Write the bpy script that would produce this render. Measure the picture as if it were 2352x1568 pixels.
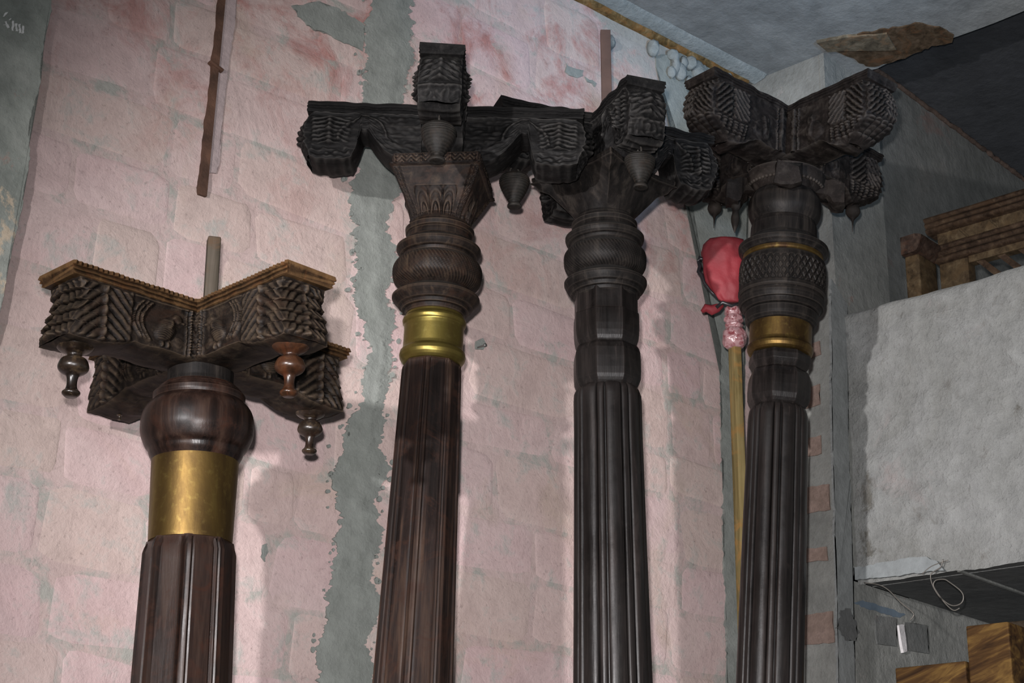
import bpy, bmesh, math, random
from math import sin, cos, pi, radians, exp, sqrt, atan2, floor
from mathutils import Vector, Matrix, noise
import numpy as np

random.seed(7)
for o in list(bpy.data.objects): bpy.data.objects.remove(o)
COL = bpy.context.scene.collection
SC = bpy.context.scene

# ------------------------------------------------------------------ camera
FPX = 3600.0; PITCH = radians(20.6); ROLL = radians(1.5); HEAD = radians(43.5)
CAM = Vector((0, 0, 1.6))
Fh = Vector((cos(HEAD), sin(HEAD), 0))
F = Vector((cos(HEAD)*cos(PITCH), sin(HEAD)*cos(PITCH), sin(PITCH)))
R0 = Vector((sin(HEAD), -cos(HEAD), 0)); U0 = R0.cross(F)
RV = R0*cos(ROLL) + U0*sin(ROLL); UV = U0*cos(ROLL) - R0*sin(ROLL)
cd = bpy.data.cameras.new('camera'); cam = bpy.data.objects.new('camera', cd); COL.objects.link(cam)
M = Matrix((RV, UV, -F)).transposed().to_4x4(); M.translation = CAM
cam.matrix_world = M
cd.sensor_width = 36; cd.lens = 36*FPX/2352; cd.clip_start = .05; cd.clip_end = 100
SC.camera = cam

# ------------------------------------------------------------------ world, lights, exposure
w = bpy.data.worlds.new('world'); SC.world = w; w.use_nodes = True
w.node_tree.nodes['Background'].inputs[0].default_value = (.80, .86, .92, 1)
w.node_tree.nodes['Background'].inputs[1].default_value = .30
SC.view_settings.view_transform = 'Standard'; SC.view_settings.look = 'None'
SC.view_settings.exposure = 0.0; SC.view_settings.gamma = 1; SC.view_settings.use_curve_mapping = False

def light(name, kind, loc, target, energy, color, size=.1, cone=None, blend=1):
    ld = bpy.data.lights.new(name, kind); ld.energy = energy; ld.color = color
    if kind == 'AREA': ld.shape = 'DISK'; ld.size = size
    else: ld.shadow_soft_size = size
    if kind == 'SPOT': ld.spot_size = radians(cone); ld.spot_blend = blend
    o = bpy.data.objects.new(name, ld); COL.objects.link(o)
    o.location = loc; o.rotation_euler = (Vector(target)-Vector(loc)).to_track_quat('-Z', 'Y').to_euler()
    return o
# the camera's flash, just above and left of the lens
light('flash_light', 'SPOT', CAM + UV*.13 - RV*.05 + F*.05, CAM + F*4 - UV*.45 + RV*.80, 1040, (1, .965, .975), .03, 76, 1)
# the lamp of the store room, left of the photographer
light('side_lamp', 'SPOT', (-1.6, 1.10, 2.75), (5.6, 2.6, 2.6), 1450, (1, .96, .965), .05, 62, 1)
# unseen bluish spot, added to give the ceiling its daylight highlight
light('ceiling_spot', 'SPOT', (3.4, .4, 3.7), (4.05, 2.75, 4.98), 210, (.36, .64, 1), .25, 52, 1)

# ------------------------------------------------------------------ pixel helpers (only used to read sizes off the photograph)
def ray(x, y): return F*FPX + RV*(x-1176) - UV*(y-784)
def at(x, y, hd):
    d = ray(x, y); return CAM + d*(hd/d.dot(Fh))
def onp(x, y, P, n):
    d = ray(x, y); return CAM + d*((P-CAM).dot(n)/d.dot(n))
def proj(P):
    v = P-CAM; z = v.dot(F); return 1176+FPX*v.dot(RV)/z, 784-FPX*v.dot(UV)/z

# ------------------------------------------------------------------ materials
def mat(name):
    m = bpy.data.materials.new(name); m.use_nodes = True
    nt = m.node_tree; b = nt.nodes['Principled BSDF']
    return m, nt, b
def N(nt, t, **kw):
    n = nt.nodes.new(t)
    for k, v in kw.items():
        if k.startswith('i_'): n.inputs[k[2:].replace('_', ' ')].default_value = v
        else: setattr(n, k, v)
    return n
def rgb(c): return (c[0], c[1], c[2], 1)
def ramp(nt, fac, stops, interp='LINEAR'):
    r = nt.nodes.new('ShaderNodeValToRGB'); r.color_ramp.interpolation = interp
    e = r.color_ramp.elements
    while len(e) < len(stops): e.new(.5)
    for q, (p, c) in zip(e, stops): q.position = p; q.color = rgb(c) if len(c) == 3 else c
    nt.links.new(fac, r.inputs[0]); return r
def mixc(nt, fac, a, b, bt='MIX'):
    m = nt.nodes.new('ShaderNodeMix'); m.data_type = 'RGBA'; m.blend_type = bt
    for s, v in ((m.inputs[0], fac), (m.inputs[6], a), (m.inputs[7], b)):
        if hasattr(v, 'links') or isinstance(v, bpy.types.NodeSocket): nt.links.new(v, s)
        elif isinstance(v, tuple): s.default_value = rgb(v)
        else: s.default_value = v
    return m.outputs[2]
def coords(nt, world=False, scale=(1, 1, 1)):
    if world:
        g = nt.nodes.new('ShaderNodeNewGeometry'); src = g.outputs['Position']
    else:
        g = nt.nodes.new('ShaderNodeTexCoord'); src = g.outputs['Object']
    mp = nt.nodes.new('ShaderNodeMapping'); mp.inputs['Scale'].default_value = scale
    nt.links.new(src, mp.inputs[0]); return mp.outputs[0]
def noi(nt, vec, scale, detail=4, rough=.55, dist=0):
    n = N(nt, 'ShaderNodeTexNoise'); n.inputs['Scale'].default_value = scale
    n.inputs['Detail'].default_value = detail; n.inputs['Roughness'].default_value = rough
    n.inputs['Distortion'].default_value = dist
    nt.links.new(vec, n.inputs['Vector']); return n.outputs[0]
def bump(nt, b, hs, prev=None):
    """hs: list of (height socket, strength, distance)"""
    for h, st, di in hs:
        bn = N(nt, 'ShaderNodeBump'); bn.inputs['Strength'].default_value = st; bn.inputs['Distance'].default_value = di
        nt.links.new(h, bn.inputs['Height'])
        if prev: nt.links.new(prev, bn.inputs['Normal'])
        prev = bn.outputs[0]
    nt.links.new(prev, b.inputs['Normal'])

def wood(name, dark, mid, light_, axis='z', rough=.5, grain=1.0, worn=.62, spec=.10, dust=None, edge=.55, tint=(1.9, 1.35, 1.05)):
    m, nt, b = mat(name)
    k = {'z': (1, 1, .06), 'x': (.08, 1, 1), 'n': (1, 1, 1)}[axis]
    v = coords(nt, scale=k); v1 = coords(nt)
    n1 = noi(nt, v, 28, 6, .65, .4); n2 = noi(nt, v1, 5, 5, .6); n3 = noi(nt, v, 110, 4, .6)
    dark = tuple(q*.55 for q in dark); mid = tuple(q*.85 for q in mid); light_ = tuple(q*1.15 for q in light_)
    c = ramp(nt, n1, [(.36, dark), (.52, mid), (.68, light_)]).outputs[0]
    n6 = noi(nt, v1, 11, 6, .7, 1.2)
    c = mixc(nt, ramp(nt, n6, [(.50, (0, 0, 0)), (.64, (.75, .75, .75))]).outputs[0], c, (mid[0]*tint[0], mid[1]*tint[1], mid[2]*tint[2]))
    f = ramp(nt, n2, [(.40, (0, 0, 0)), (worn, (.35, .35, .35)), (.80, (.8, .8, .8))]).outputs[0]
    c = mixc(nt, f, c, mid)
    f3 = ramp(nt, n3, [(.62, (0, 0, 0)), (.74, (.5, .5, .5))]).outputs[0]
    c = mixc(nt, f3, c, light_)
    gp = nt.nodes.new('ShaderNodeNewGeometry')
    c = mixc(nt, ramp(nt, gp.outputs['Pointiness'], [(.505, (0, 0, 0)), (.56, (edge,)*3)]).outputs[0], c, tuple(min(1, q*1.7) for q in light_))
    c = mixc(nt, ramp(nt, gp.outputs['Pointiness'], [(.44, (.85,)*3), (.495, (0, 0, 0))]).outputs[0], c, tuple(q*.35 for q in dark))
    if dust:
        g = nt.nodes.new('ShaderNodeNewGeometry'); sx = nt.nodes.new('ShaderNodeSeparateXYZ')
        nt.links.new(g.outputs['Normal'], sx.inputs[0])
        fz = ramp(nt, sx.outputs[2], [(.45, (0, 0, 0)), (.95, (.8, .8, .8))]).outputs[0]
        c = mixc(nt, fz, c, dust)
    nt.links.new(c, b.inputs['Base Color'])
    rr = ramp(nt, n2, [(.3, (rough-.1,)*3), (.8, (rough+.2,)*3)]).outputs[0]
    nt.links.new(rr, b.inputs['Roughness']); b.inputs['Specular IOR Level'].default_value = spec
    bump(nt, b, [(n1, .35*grain, .004), (n3, .3*grain, .0015), (n2, .25, .006)])
    return m

def brass(name, c1, c2, c3, rough=.34):
    m, nt, b = mat(name)
    v = coords(nt); v2 = coords(nt, scale=(1, 1, .35))
    n1 = noi(nt, v2, 9, 6, .62, .3); n2 = noi(nt, v, 60, 4)
    c = ramp(nt, n1, [(.3, c1), (.52, c2), (.72, c3)]).outputs[0]
    f = ramp(nt, n2, [(.55, (0, 0, 0)), (.75, (.4, .4, .4))]).outputs[0]
    c = mixc(nt, f, c, c3)
    nt.links.new(c, b.inputs['Base Color']); b.inputs['Metallic'].default_value = .9
    rr = ramp(nt, n1, [(.3, (rough+.18,)*3), (.75, (rough,)*3)]).outputs[0]
    nt.links.new(rr, b.inputs['Roughness'])
    bump(nt, b, [(n1, .2, .006), (n2, .15, .001)])
    return m

QC = None  # room corner, set below
def plaster(name, cols, patch=None, world=True, scale=1.0, bumpk=1.0, rough=.9):
    """cols: list of (pos, colour) on a large noise; patch: (colour, lo, hi, scale)"""
    m, nt, b = mat(name); v = coords(nt, world)
    n1 = noi(nt, v, 2.6*scale, 8, .62, .6); n2 = noi(nt, v, 14*scale, 8, .68); n3 = noi(nt, v, 90, 5, .7)
    c = ramp(nt, n1, cols).outputs[0]
    if patch:
        for (pc, lo, hi, ps, dx) in patch:
            mp = nt.nodes.new('ShaderNodeMapping'); mp.inputs['Location'].default_value = (dx, dx*1.7, dx*.6)
            nt.links.new(v, mp.inputs[0])
            n4 = noi(nt, mp.outputs[0], ps, 9, .68, .5)
            f = ramp(nt, n4, [(lo, (0, 0, 0)), (hi, (1, 1, 1))]).outputs[0]
            c = mixc(nt, f, c, pc)
    g = ramp(nt, n2, [(.25, (.72, .72, .72)), (.7, (1.06, 1.06, 1.06))]).outputs[0]
    c = mixc(nt, 1.0, c, g, 'MULTIPLY')
    s = ramp(nt, n3, [(.26, (.5, .5, .5)), (.38, (1, 1, 1))]).outputs[0]
    c = mixc(nt, .55, c, s, 'MULTIPLY')
    nt.links.new(c, b.inputs['Base Color']); b.inputs['Roughness'].default_value = rough
    b.inputs['Specular IOR Level'].default_value = .15
    bump(nt, b, [(n2, .5*bumpk, .02), (n3, .35*bumpk, .003), (n1, .3*bumpk, .03)])
    return m

def flat(name, c, rough=.6, metal=0, bscale=60, bst=.3, var=.25, world=False):
    m, nt, b = mat(name); v = coords(nt, world)
    n = noi(nt, v, bscale, 5, .6); n2 = noi(nt, v, bscale*.15, 4)
    d = tuple(x*(1-var) for x in c); l = tuple(min(1, x*(1+var)) for x in c)
    cc = ramp(nt, n2, [(.3, d), (.7, l)]).outputs[0]
    nt.links.new(cc, b.inputs['Base Color']); b.inputs['Roughness'].default_value = rough
    b.inputs['Metallic'].default_value = metal
    bump(nt, b, [(n, bst, .003)])
    return m

# ------------------------------------------------------------------ mesh helpers
def tag(o, label=None, cat=None, group=None, kind=None):
    if label: o['label'] = label
    if cat: o['category'] = cat
    if group: o['group'] = group
    if kind: o['kind'] = kind
    return o
def obj(name, bm, m, parent=None, smooth=True, angle=None):
    me = bpy.data.meshes.new(name)
    bmesh.ops.recalc_face_normals(bm, faces=bm.faces[:])
    bm.to_mesh(me); bm.free()
    if m: me.materials.append(m)
    if smooth: me.shade_smooth()
    if smooth and angle: me.set_sharp_from_angle(angle=radians(angle))
    o = bpy.data.objects.new(name, me); COL.objects.link(o)
    if parent: o.parent = parent
    return o
def empty(name, mw):
    o = bpy.data.objects.new(name, None); COL.objects.link(o); o.matrix_world = mw; o.empty_display_size = .1
    return o
def box(bm, c, s, rot=None, bev=0):
    m = Matrix.Translation(Vector(c)) @ (rot.to_4x4() if rot else Matrix.Identity(4)) @ Matrix.Diagonal((s[0], s[1], s[2], 1))
    r = bmesh.ops.create_cube(bm, size=1, matrix=m)
    if bev:
        es = list({e for v in r['verts'] for e in v.link_edges})
        bmesh.ops.bevel(bm, geom=es, offset=bev, segments=2, profile=.6, affect='EDGES')
def patch(bm, fn, nu, nv):
    vs = [[bm.verts.new(fn(i/nu, j/nv)) for j in range(nv+1)] for i in range(nu+1)]
    for i in range(nu):
        for j in range(nv):
            try: bm.faces.new((vs[i][j], vs[i+1][j], vs[i+1][j+1], vs[i][j+1]))
            except ValueError: pass
    return vs
def revolve(bm, prof, n=64, rfun=None, cap=True, rot=0, close=False):
    """prof: list of (z, r); rfun(theta, z, r) -> r"""
    rings = []
    for z, r in prof:
        ring = []
        for i in range(n):
            t = 2*pi*i/n + rot; rr = rfun(t, z, r) if rfun else r
            ring.append(bm.verts.new((rr*cos(t), rr*sin(t), z)))
        rings.append(ring)
    for a, b_ in zip(rings, rings[1:]):
        for i in range(n): bm.faces.new((a[i], a[(i+1) % n], b_[(i+1) % n], b_[i]))
    if close:
        a, b_ = rings[-1], rings[0]
        for i in range(n): bm.faces.new((a[i], a[(i+1) % n], b_[(i+1) % n], b_[i]))
    elif cap: bm.faces.new(rings[0]); bm.faces.new(rings[-1])
    return rings
def smoothprof(pts, k=6):
    """Catmull-Rom through (z, r) points"""
    out = []
    P = [pts[0]]+list(pts)+[pts[-1]]
    for i in range(1, len(P)-2):
        for j in range(k):
            t = j/k; q = []
            for d in (0, 1):
                a, b_, c, e = P[i-1][d], P[i][d], P[i+1][d], P[i+2][d]
                q.append(.5*(2*b_+(c-a)*t+(2*a-5*b_+4*c-e)*t*t+(3*b_-a-3*c+e)*t**3))
            out.append(tuple(q))
    out.append(tuple(pts[-1])); return out
def tube(bm, pts, r, n=8, rads=None):
    pts = [Vector(p) for p in pts]; rings = []
    ref = Vector((0, 0, 1))
    for i, p in enumerate(pts):
        t = (pts[min(i+1, len(pts)-1)]-pts[max(i-1, 0)]).normalized()
        if abs(t.dot(ref)) > .95: ref = Vector((1, 0, 0)) if abs(t.x) < .9 else Vector((0, 1, 0))
        a = t.cross(ref).normalized(); b_ = t.cross(a); rr = rads[i] if rads else r
        rings.append([bm.verts.new(p+a*rr*cos(2*pi*k/n)+b_*rr*sin(2*pi*k/n)) for k in range(n)])
    for a, b_ in zip(rings, rings[1:]):
        for k in range(n): bm.faces.new((a[k], a[(k+1) % n], b_[(k+1) % n], b_[k]))
    bm.faces.new(rings[0]); bm.faces.new(rings[-1])
def jag(pts, k, amp, seed=0, closed=True):
    """subdivide a 2D outline and push it about for a broken edge; k = length of a step"""
    rnd = random.Random(seed); out = []
    n = len(pts)
    for i in range(n if closed else n-1):
        a = pts[i]; b_ = pts[(i+1) % n]; L = math.hypot(b_[0]-a[0], b_[1]-a[1]); m = max(1, int(L/k))
        for j in range(m):
            t = j/m; x = a[0]+(b_[0]-a[0])*t; y = a[1]+(b_[1]-a[1])*t
            out.append((x+rnd.uniform(-amp, amp), y+rnd.uniform(-amp, amp)))
    if not closed: out.append(pts[-1])
    return out
def slab_px(bm, pts, P, n, th, off=0):
    """outline seen in the photograph -> slab of real thickness lying on plane (P, n); n points to the room"""
    top = [bm.verts.new(onp(x, y, P+n*off, n)+n*th) for x, y in pts]
    bot = [bm.verts.new(v.co-n*(th+.004)) for v in top]
    f = bm.faces.new(top); m = len(top)
    for i in range(m): bm.faces.new((top[i], top[(i+1) % m], bot[(i+1) % m], bot[i]))
    bmesh.ops.triangulate(bm, faces=[f])

# ------------------------------------------------------------------ the room
AW = radians(-6.5)
WU = Vector((cos(AW), sin(AW), 0)); WN = Vector((sin(AW), -cos(AW), 0))   # along the pink wall, and out of it to the room
WP = at(1176, 784, 5.0)
Q = onp(1720, 190, WP, WN); ZC = Q.z
NX = Vector((-1, 0, 0)); NY = Vector((0, -1, 0)); NZ = Vector((0, 0, -1))
YP = onp(1885, 95, Q, NX).y                                             # long grey wall's plane
def wp(a, z, d=0): return Vector((Q.x, Q.y, 0)) + WU*a + WN*d + Vector((0, 0, z))
EB = Vector((Q.x, YP, 0))
LT = onp(1940, 725, EB, NY); LB = onp(1955, 1335, EB, NY)
XL = (LT.x+LB.x)/2; ZT = LT.z; ZB = LB.z

# pink painted stone
def pink_mat(name, grey, bias=0.0, tint=(.53, .385, .38)):
    m, nt, b = mat(name); v = coords(nt, True)
    oi = nt.nodes.new('ShaderNodeObjectInfo')
    n1 = noi(nt, v, 1.7, 8, .62, .8); n2 = noi(nt, v, 9, 9, .7, .3); n3 = noi(nt, v, 75, 6, .72); n5 = noi(nt, v, 4.2, 9, .7, .5)
    c = ramp(nt, n1, [(.28, (.47, .35, .29)), (.42, tint), (.58, (.56, .43, .42)), (.68, (.48, .375, .335)), (.80, (.43, .25, .225))]).outputs[0]
    c = mixc(nt, ramp(nt, oi.outputs['Random'], [(0, (0, 0, 0)), (1, (.65, .65, .65))]).outputs[0], c, (.49, .40, .345))
    # red wash near the top of the wall
    g = nt.nodes.new('ShaderNodeNewGeometry'); sx = nt.nodes.new('ShaderNodeSeparateXYZ'); nt.links.new(g.outputs['Position'], sx.inputs[0])
    zz = nt.nodes.new('ShaderNodeMapRange'); zz.inputs[1].default_value = 3.5; zz.inputs[2].default_value = 4.3; nt.links.new(sx.outputs[2], zz.inputs[0])
    r5 = ramp(nt, n5, [(.49, (0, 0, 0)), (.64, (.8, .8, .8))]).outputs[0]
    mm = nt.nodes.new('ShaderNodeMath'); mm.operation = 'MULTIPLY'; nt.links.new(zz.outputs[0], mm.inputs[0]); nt.links.new(r5, mm.inputs[1])
    c = mixc(nt, mm.outputs[0], c, (.36, .15, .13))
    # grey cement scraped over the paint, more of it towards the corner and the ceiling
    dp = nt.nodes.new('ShaderNodeVectorMath'); dp.operation = 'DOT_PRODUCT'; nt.links.new(g.outputs['Position'], dp.inputs[0])
    dp.inputs[1].default_value = (WU.x, WU.y, .75)
    q = WU.x*Q.x+WU.y*Q.y+.75*Q.z
    mr = nt.nodes.new('ShaderNodeMapRange'); mr.inputs[1].default_value = q-1.05; mr.inputs[2].default_value = q-.30
    mr.inputs[3].default_value = 0; mr.inputs[4].default_value = .46; nt.links.new(dp.outputs['Value'], mr.inputs[0])
    ad = nt.nodes.new('ShaderNodeMath'); ad.operation = 'ADD'; nt.links.new(mr.outputs[0], ad.inputs[0]); nt.links.new(n2, ad.inputs[1])
    a2 = nt.nodes.new('ShaderNodeMath'); a2.operation = 'ADD'; a2.inputs[1].default_value = bias; nt.links.new(ad.outputs[0], a2.inputs[0])
    f = ramp(nt, a2.outputs[0], [(.53, (0, 0, 0)), (.66, (.85, .85, .85))]).outputs[0]
    c = mixc(nt, f, c, grey)
    s = ramp(nt, n3, [(.27, (.35, .35, .35)), (.43, (1, 1, 1))]).outputs[0]
    c = mixc(nt, .6, c, s, 'MULTIPLY')
    g2 = ramp(nt, n2, [(.25, (.76, .76, .76)), (.68, (1.06, 1.06, 1.06))]).outputs[0]
    c = mixc(nt, 1.0, c, g2, 'MULTIPLY')
    nt.links.new(c, b.inputs['Base Color']); b.inputs['Roughness'].default_value = .85; b.inputs['Specular IOR Level'].default_value = .2
    bump(nt, b, [(n5, .35, .03), (n2, .55, .014), (n3, .4, .003)])
    return m
GREY = (.235, .25, .225)
M_pink = pink_mat('pink_painted_stone', (.33, .33, .305))
M_joint = pink_mat('pink_mortar', (.29, .30, .27), .05, (.48, .36, .345))
M_seam = plaster('grey_cement', [(.3, (.20, .215, .195)), (.6, (.255, .27, .25)), (.8, (.31, .32, .30))])
M_leftp = plaster('green_grey_plaster', [(.32, (.24, .26, .235)), (.5, (.35, .37, .335)), (.72, (.45, .46, .42))], [((.60, .50, .38), .57, .60, 2.4, 3.1), ((.38, .28, .24), .58, .64, 5, 9.0), ((.52, .52, .48), .62, .66, 7, 5.5)])
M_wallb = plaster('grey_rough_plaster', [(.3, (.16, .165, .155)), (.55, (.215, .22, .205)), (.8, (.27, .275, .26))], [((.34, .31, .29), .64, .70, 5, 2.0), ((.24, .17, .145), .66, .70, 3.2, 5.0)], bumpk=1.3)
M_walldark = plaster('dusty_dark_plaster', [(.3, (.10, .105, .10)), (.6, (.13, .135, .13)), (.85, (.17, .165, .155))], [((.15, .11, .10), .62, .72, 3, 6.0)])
M_ceil = plaster('ceiling_cement', [(.3, (.16, .17, .17)), (.55, (.22, .235, .235)), (.8, (.28, .29, .28))], [((.30, .17, .10), .70, .74, 2.2, 4.0)], bumpk=.8)
M_ceildark = plaster('dark_shuttering', [(.3, (.035, .038, .042)), (.6, (.05, .054, .06)), (.85, (.07, .074, .08))])
M_loft = plaster('pale_loft_plaster', [(.30, (.19, .192, .178)), (.5, (.235, .24, .23)), (.72, (.285, .292, .285))], [((.135, .13, .115), .63, .70, 6, 1.0), ((.19, .187, .175), .60, .68, 9, 4.3), ((.27, .25, .24), .60, .7, 4, 7.7)], bumpk=2.4)
M_loftblue = plaster('bluish_cement', [(.3, (0.1836, 0.1972, 0.1972)), (.6, (0.2312, 0.2516, 0.2550)), (.8, (0.2720, 0.2856, 0.2856))])
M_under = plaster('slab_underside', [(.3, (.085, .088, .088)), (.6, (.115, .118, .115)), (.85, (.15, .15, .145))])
M_chip = plaster('white_chip', [(.3, (.42, .41, .41)), (.7, (.6, .58, .58))])
M_chalk = plaster('white_chalk', [(.3, (.80, .80, .78)), (.7, (.92, .92, .9))])
M_brick = plaster('exposed_brick', [(.3, (.19, .14, .115)), (.6, (.27, .20, .17)), (.8, (.36, .28, .245))], scale=3)
M_lump = plaster('grey_mortar_lumps', [(.1, (.10, .11, .11)), (.3, (0.1800, 0.2025, 0.1988)), (.6, (0.2400, 0.2625, 0.2587)), (.85, (0.2850, 0.3000, 0.2925))], scale=3)
M_floor = plaster('floor_cement', [(.3, (.14, .135, .125)), (.7, (.24, .23, .21))])

def wallbox(name, c, s, m, rotz=0, parent=None, kind='structure'):
    bm = bmesh.new(); box(bm, (0, 0, 0), s); o = obj(name, bm, m, parent, False)
    o.location = c; o.rotation_euler = (0, 0, rotz)
    if kind and not parent: o['kind'] = kind
    return o
# floor
wallbox('floor', (1.5, 0, -.05), (13, 12, .1), M_floor)
# back wall: backing plane as a box, with stones as parts
A0 = -5.2
wall = wallbox('wall_back', tuple(wp(A0/2+.2, ZC/2, -.10)), (-A0+.6, .2, ZC+.0), M_joint, AW)
wall['label'] = 'pink painted stone wall behind the carved pillars'
WI = wall.matrix_basis.inverted()
def wall_local(P): return WI @ P
# stones
def stone_mesh(seed):
    rnd = random.Random(seed); bm = bmesh.new(); n = 16; outer = []; mid = []; inner = []; sk = rnd.uniform(-.07, .07); sl = rnd.uniform(-.12, .12)
    for k in range(n):
        t = 2*pi*(k+.5)/n; c, s = cos(t), sin(t); e = .26
        x = .5*abs(c)**e*(1 if c > 0 else -1); z = .5*abs(s)**e*(1 if s > 0 else -1)
        x *= 1+rnd.uniform(-.06, .02); z *= 1+rnd.uniform(-.10, .03); x += sk*z; z += sl*x*.5
        outer.append(bm.verts.new((x, 0, z))); mid.append(bm.verts.new((x*.95, -.6, z*.91))); inner.append(bm.verts.new((x*.78, -1+rnd.uniform(-.2, .12), z*.68)))
    cv = bm.verts.new((0, -1.05, 0))
    for k in range(n):
        l = (k+1) % n
        bm.faces.new((outer[k], outer[l], mid[l], mid[k])); bm.faces.new((mid[k], mid[l], inner[l], inner[k])); bm.faces.new((inner[k], inner[l], cv))
    me = bpy.data.meshes.new('stone'); bmesh.ops.recalc_face_normals(bm, faces=bm.faces[:])
    bm.to_mesh(me); bm.free(); me.materials.append(M_pink); me.shade_smooth(); return me
SM = [stone_mesh(s) for s in range(14)]
rnd = random.Random(21)
z = 1.30; row = 0
while z < ZC-.10:
    h = rnd.uniform(.15, .23); h = min(h, ZC-.03-z)
    a = -.03; 
    while a > -3.75:
        wd = rnd.uniform(.16, .50); 
        o = bpy.data.objects.new('stone', rnd.choice(SM)); COL.objects.link(o); o.parent = wall
        tilt = rnd.uniform(-.05, .05)
        P = wp(a-wd/2, z+h/2+rnd.uniform(-.006, .006), .0)
        L = wall_local(P); o.location = (L.x, -.1+.0, L.z)
        o.rotation_euler = (0, tilt, 0)
        o.scale = (wd-rnd.uniform(.008, .02), rnd.uniform(.0025, .0062), h-rnd.uniform(.010, .026))
        a -= wd
    z += h; row += 1

# cement seam running up the pink wall
Lp = [(845, -40), (840, 120), (835, 200), (836, 330), (800, 430), (820, 560), (815, 620), (822, 700), (842, 800), (828, 900), (790, 1000), (762, 1100), (772, 1200), (770, 1280), (742, 1360), (748, 1420), (722, 1480), (738, 1640)]
Rp = [(935, -40), (940, 80), (946, 140), (920, 210), (914, 330), (915, 430), (890, 520), (905, 620), (888, 680), (900, 760), (890, 830), (882, 900), (868, 1000), (882, 1080), (858, 1150), (880, 1230), (850, 1300), (872, 1380), (840, 1450), (852, 1640)]
def rag(pts, k, amp, seed):
    rn = random.Random(seed); out = []
    for (x0, y0), (x1, y1) in zip(pts, pts[1:]):
        m = max(1, int(math.hypot(x1-x0, y1-y0)/k))
        for j in range(m):
            t = j/m; y = y0+(y1-y0)*t; x = x0+(x1-x0)*t
            nn = noise.noise(Vector((y*.02, seed, 0)))*amp*1.3 + noise.noise(Vector((y*.09, seed, 3)))*amp + rn.uniform(-1, 1)*amp*.35
            out.append((x+nn, y+rn.uniform(-1, 1)))
    return out
bm = bmesh.new()
def edge_x(pts, y, sd):
    for (x0, y0), (x1, y1) in zip(pts, pts[1:]):
        if y0 <= y <= y1:
            return x0+(x1-x0)*(y-y0)/(y1-y0)+noise.noise(Vector((y*.02, sd, 0)))*16+noise.noise(Vector((y*.07, sd, 3)))*13+noise.noise(Vector((y*.25, sd, 5)))*8
    return pts[-1][0]
prev = None
for k in range(561):
    y = -39.9+k*3*.9999; xl = edge_x(Lp, y, 1.3); xr = edge_x(Rp, y, 7.7); row = []
    for q_ in range(9):
        t = q_/8; P_ = onp(xl+(xr-xl)*t, y, WP, WN)
        d_ = .0085+.004*exp(-((t-.60)/.10)**2)+.0025*noise.noise(P_*14)
        row.append(bm.verts.new(P_+WN*(d_ if 0 < q_ < 8 else .0075)))
    row = [bm.verts.new(row[0].co-WN*.01)]+row+[bm.verts.new(row[-1].co-WN*.01)]
    if prev:
        for a_, b_, c_, d2 in zip(prev, prev[1:], row[1:], row): bm.faces.new((a_, b_, c_, d2))
    prev = row
rn = random.Random(77)
for k in range(150):
    e = rn.choice([Lp, Rp]); i = rn.randrange(len(e)-1); t = rn.random()
    x = e[i][0]+(e[i+1][0]-e[i][0])*t+rn.gauss(0, 12)+(-6 if e is Lp else 6); y = e[i][1]+(e[i+1][1]-e[i][1])*t; r = rn.uniform(1.5, 6)
    slab_px(bm, [(x+r*cos(a_)*rn.uniform(.6, 1.3), y+r*1.2*sin(a_)*rn.uniform(.6, 1.3)) for a_ in [2*pi*q_/8 for q_ in range(8)]], WP, WN, .0096)
seam = obj('trim_1', bm, M_seam, None, True, 40); seam['kind'] = 'structure'; seam['label'] = 'rough grey cement seam up the pink wall'
# patches of cement / bare mortar that cross the paint
def patchset(name, polys, P, n, th, m, kind='structure', jg=4, amp=3):
    bm = bmesh.new()
    for i, p in enumerate(polys): slab_px(bm, jag(p, jg*2, amp, i*7+3), P, n, th)
    o = obj(name, bm, m, None, False)
    if kind: o['kind'] = kind
    return o
patchset('trim_2', [[(668, 15), (700, 60), (780, 95), (830, 120), (832, 60), (790, 30), (730, 8)],
                    [(1590, 120), (1640, 150), (1700, 190), (1720, 210), (1712, 500), (1705, 900), (1700, 1300), (1712, 1620), (1668, 1620), (1660, 1300), (1655, 1000), (1650, 800), (1600, 560), (1560, 330), (1520, 220), (1500, 130)],
                    [(600, 1250), (606, 1250), (612, 1270), (604, 1292), (596, 1280)],
                    [(1295, 145), (1310, 155), (1335, 162), (1333, 178), (1312, 178), (1297, 165)], [(1342, 180), (1368, 192), (1364, 200), (1345, 190)],
                    [(1090, 785), (1104, 780), (1112, 792), (1106, 806), (1092, 804)]], WP, WN, .0096, M_seam)
# nearer plaster skin at the far left edge
bm = bmesh.new()
edge = [(110, -60), (110, 30), (96, 100), (84, 165), (88, 190), (72, 240), (60, 290), (60, 330), (62, 370), (50, 430), (42, 480), (32, 530), (20, 580), (8, 640), (-6, 720), (-60, 900)]
pts = rag(edge, 6, 2.5, 5)+[(-400, 900), (-400, -60)]
slab_px(bm, pts, WP, WN, .020, .016)
o = obj('trim_3', bm, M_leftp, None, False); o['kind'] = 'structure'; o['label'] = 'grey green plaster skin at the left edge of the pink wall'
# white chalk strokes on it
bm = bmesh.new()
for x0, y0, dx, dy in [(8, 40, 8, -14), (6, 60, 12, -6), (20, 48, 4, -8), (30, 50, -2, 18), (36, 55, 2, 14), (44, 58, 2, 16), (52, 62, 0, 14), (12, 52, 8, 10)]:
    q = [(x0-2, y0-2), (x0+2.5, y0-2), (x0+dx+2.5, y0+dy+2), (x0+dx-2, y0+dy+2)]
    slab_px(bm, jag(q, 3, 1.1, x0), WP, WN, .0015, .0362)
o = obj('trim_4', bm, M_chalk, None, False); o['kind'] = 'structure'; o['label'] = 'small white chalk strokes on the grey green plaster'

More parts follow.
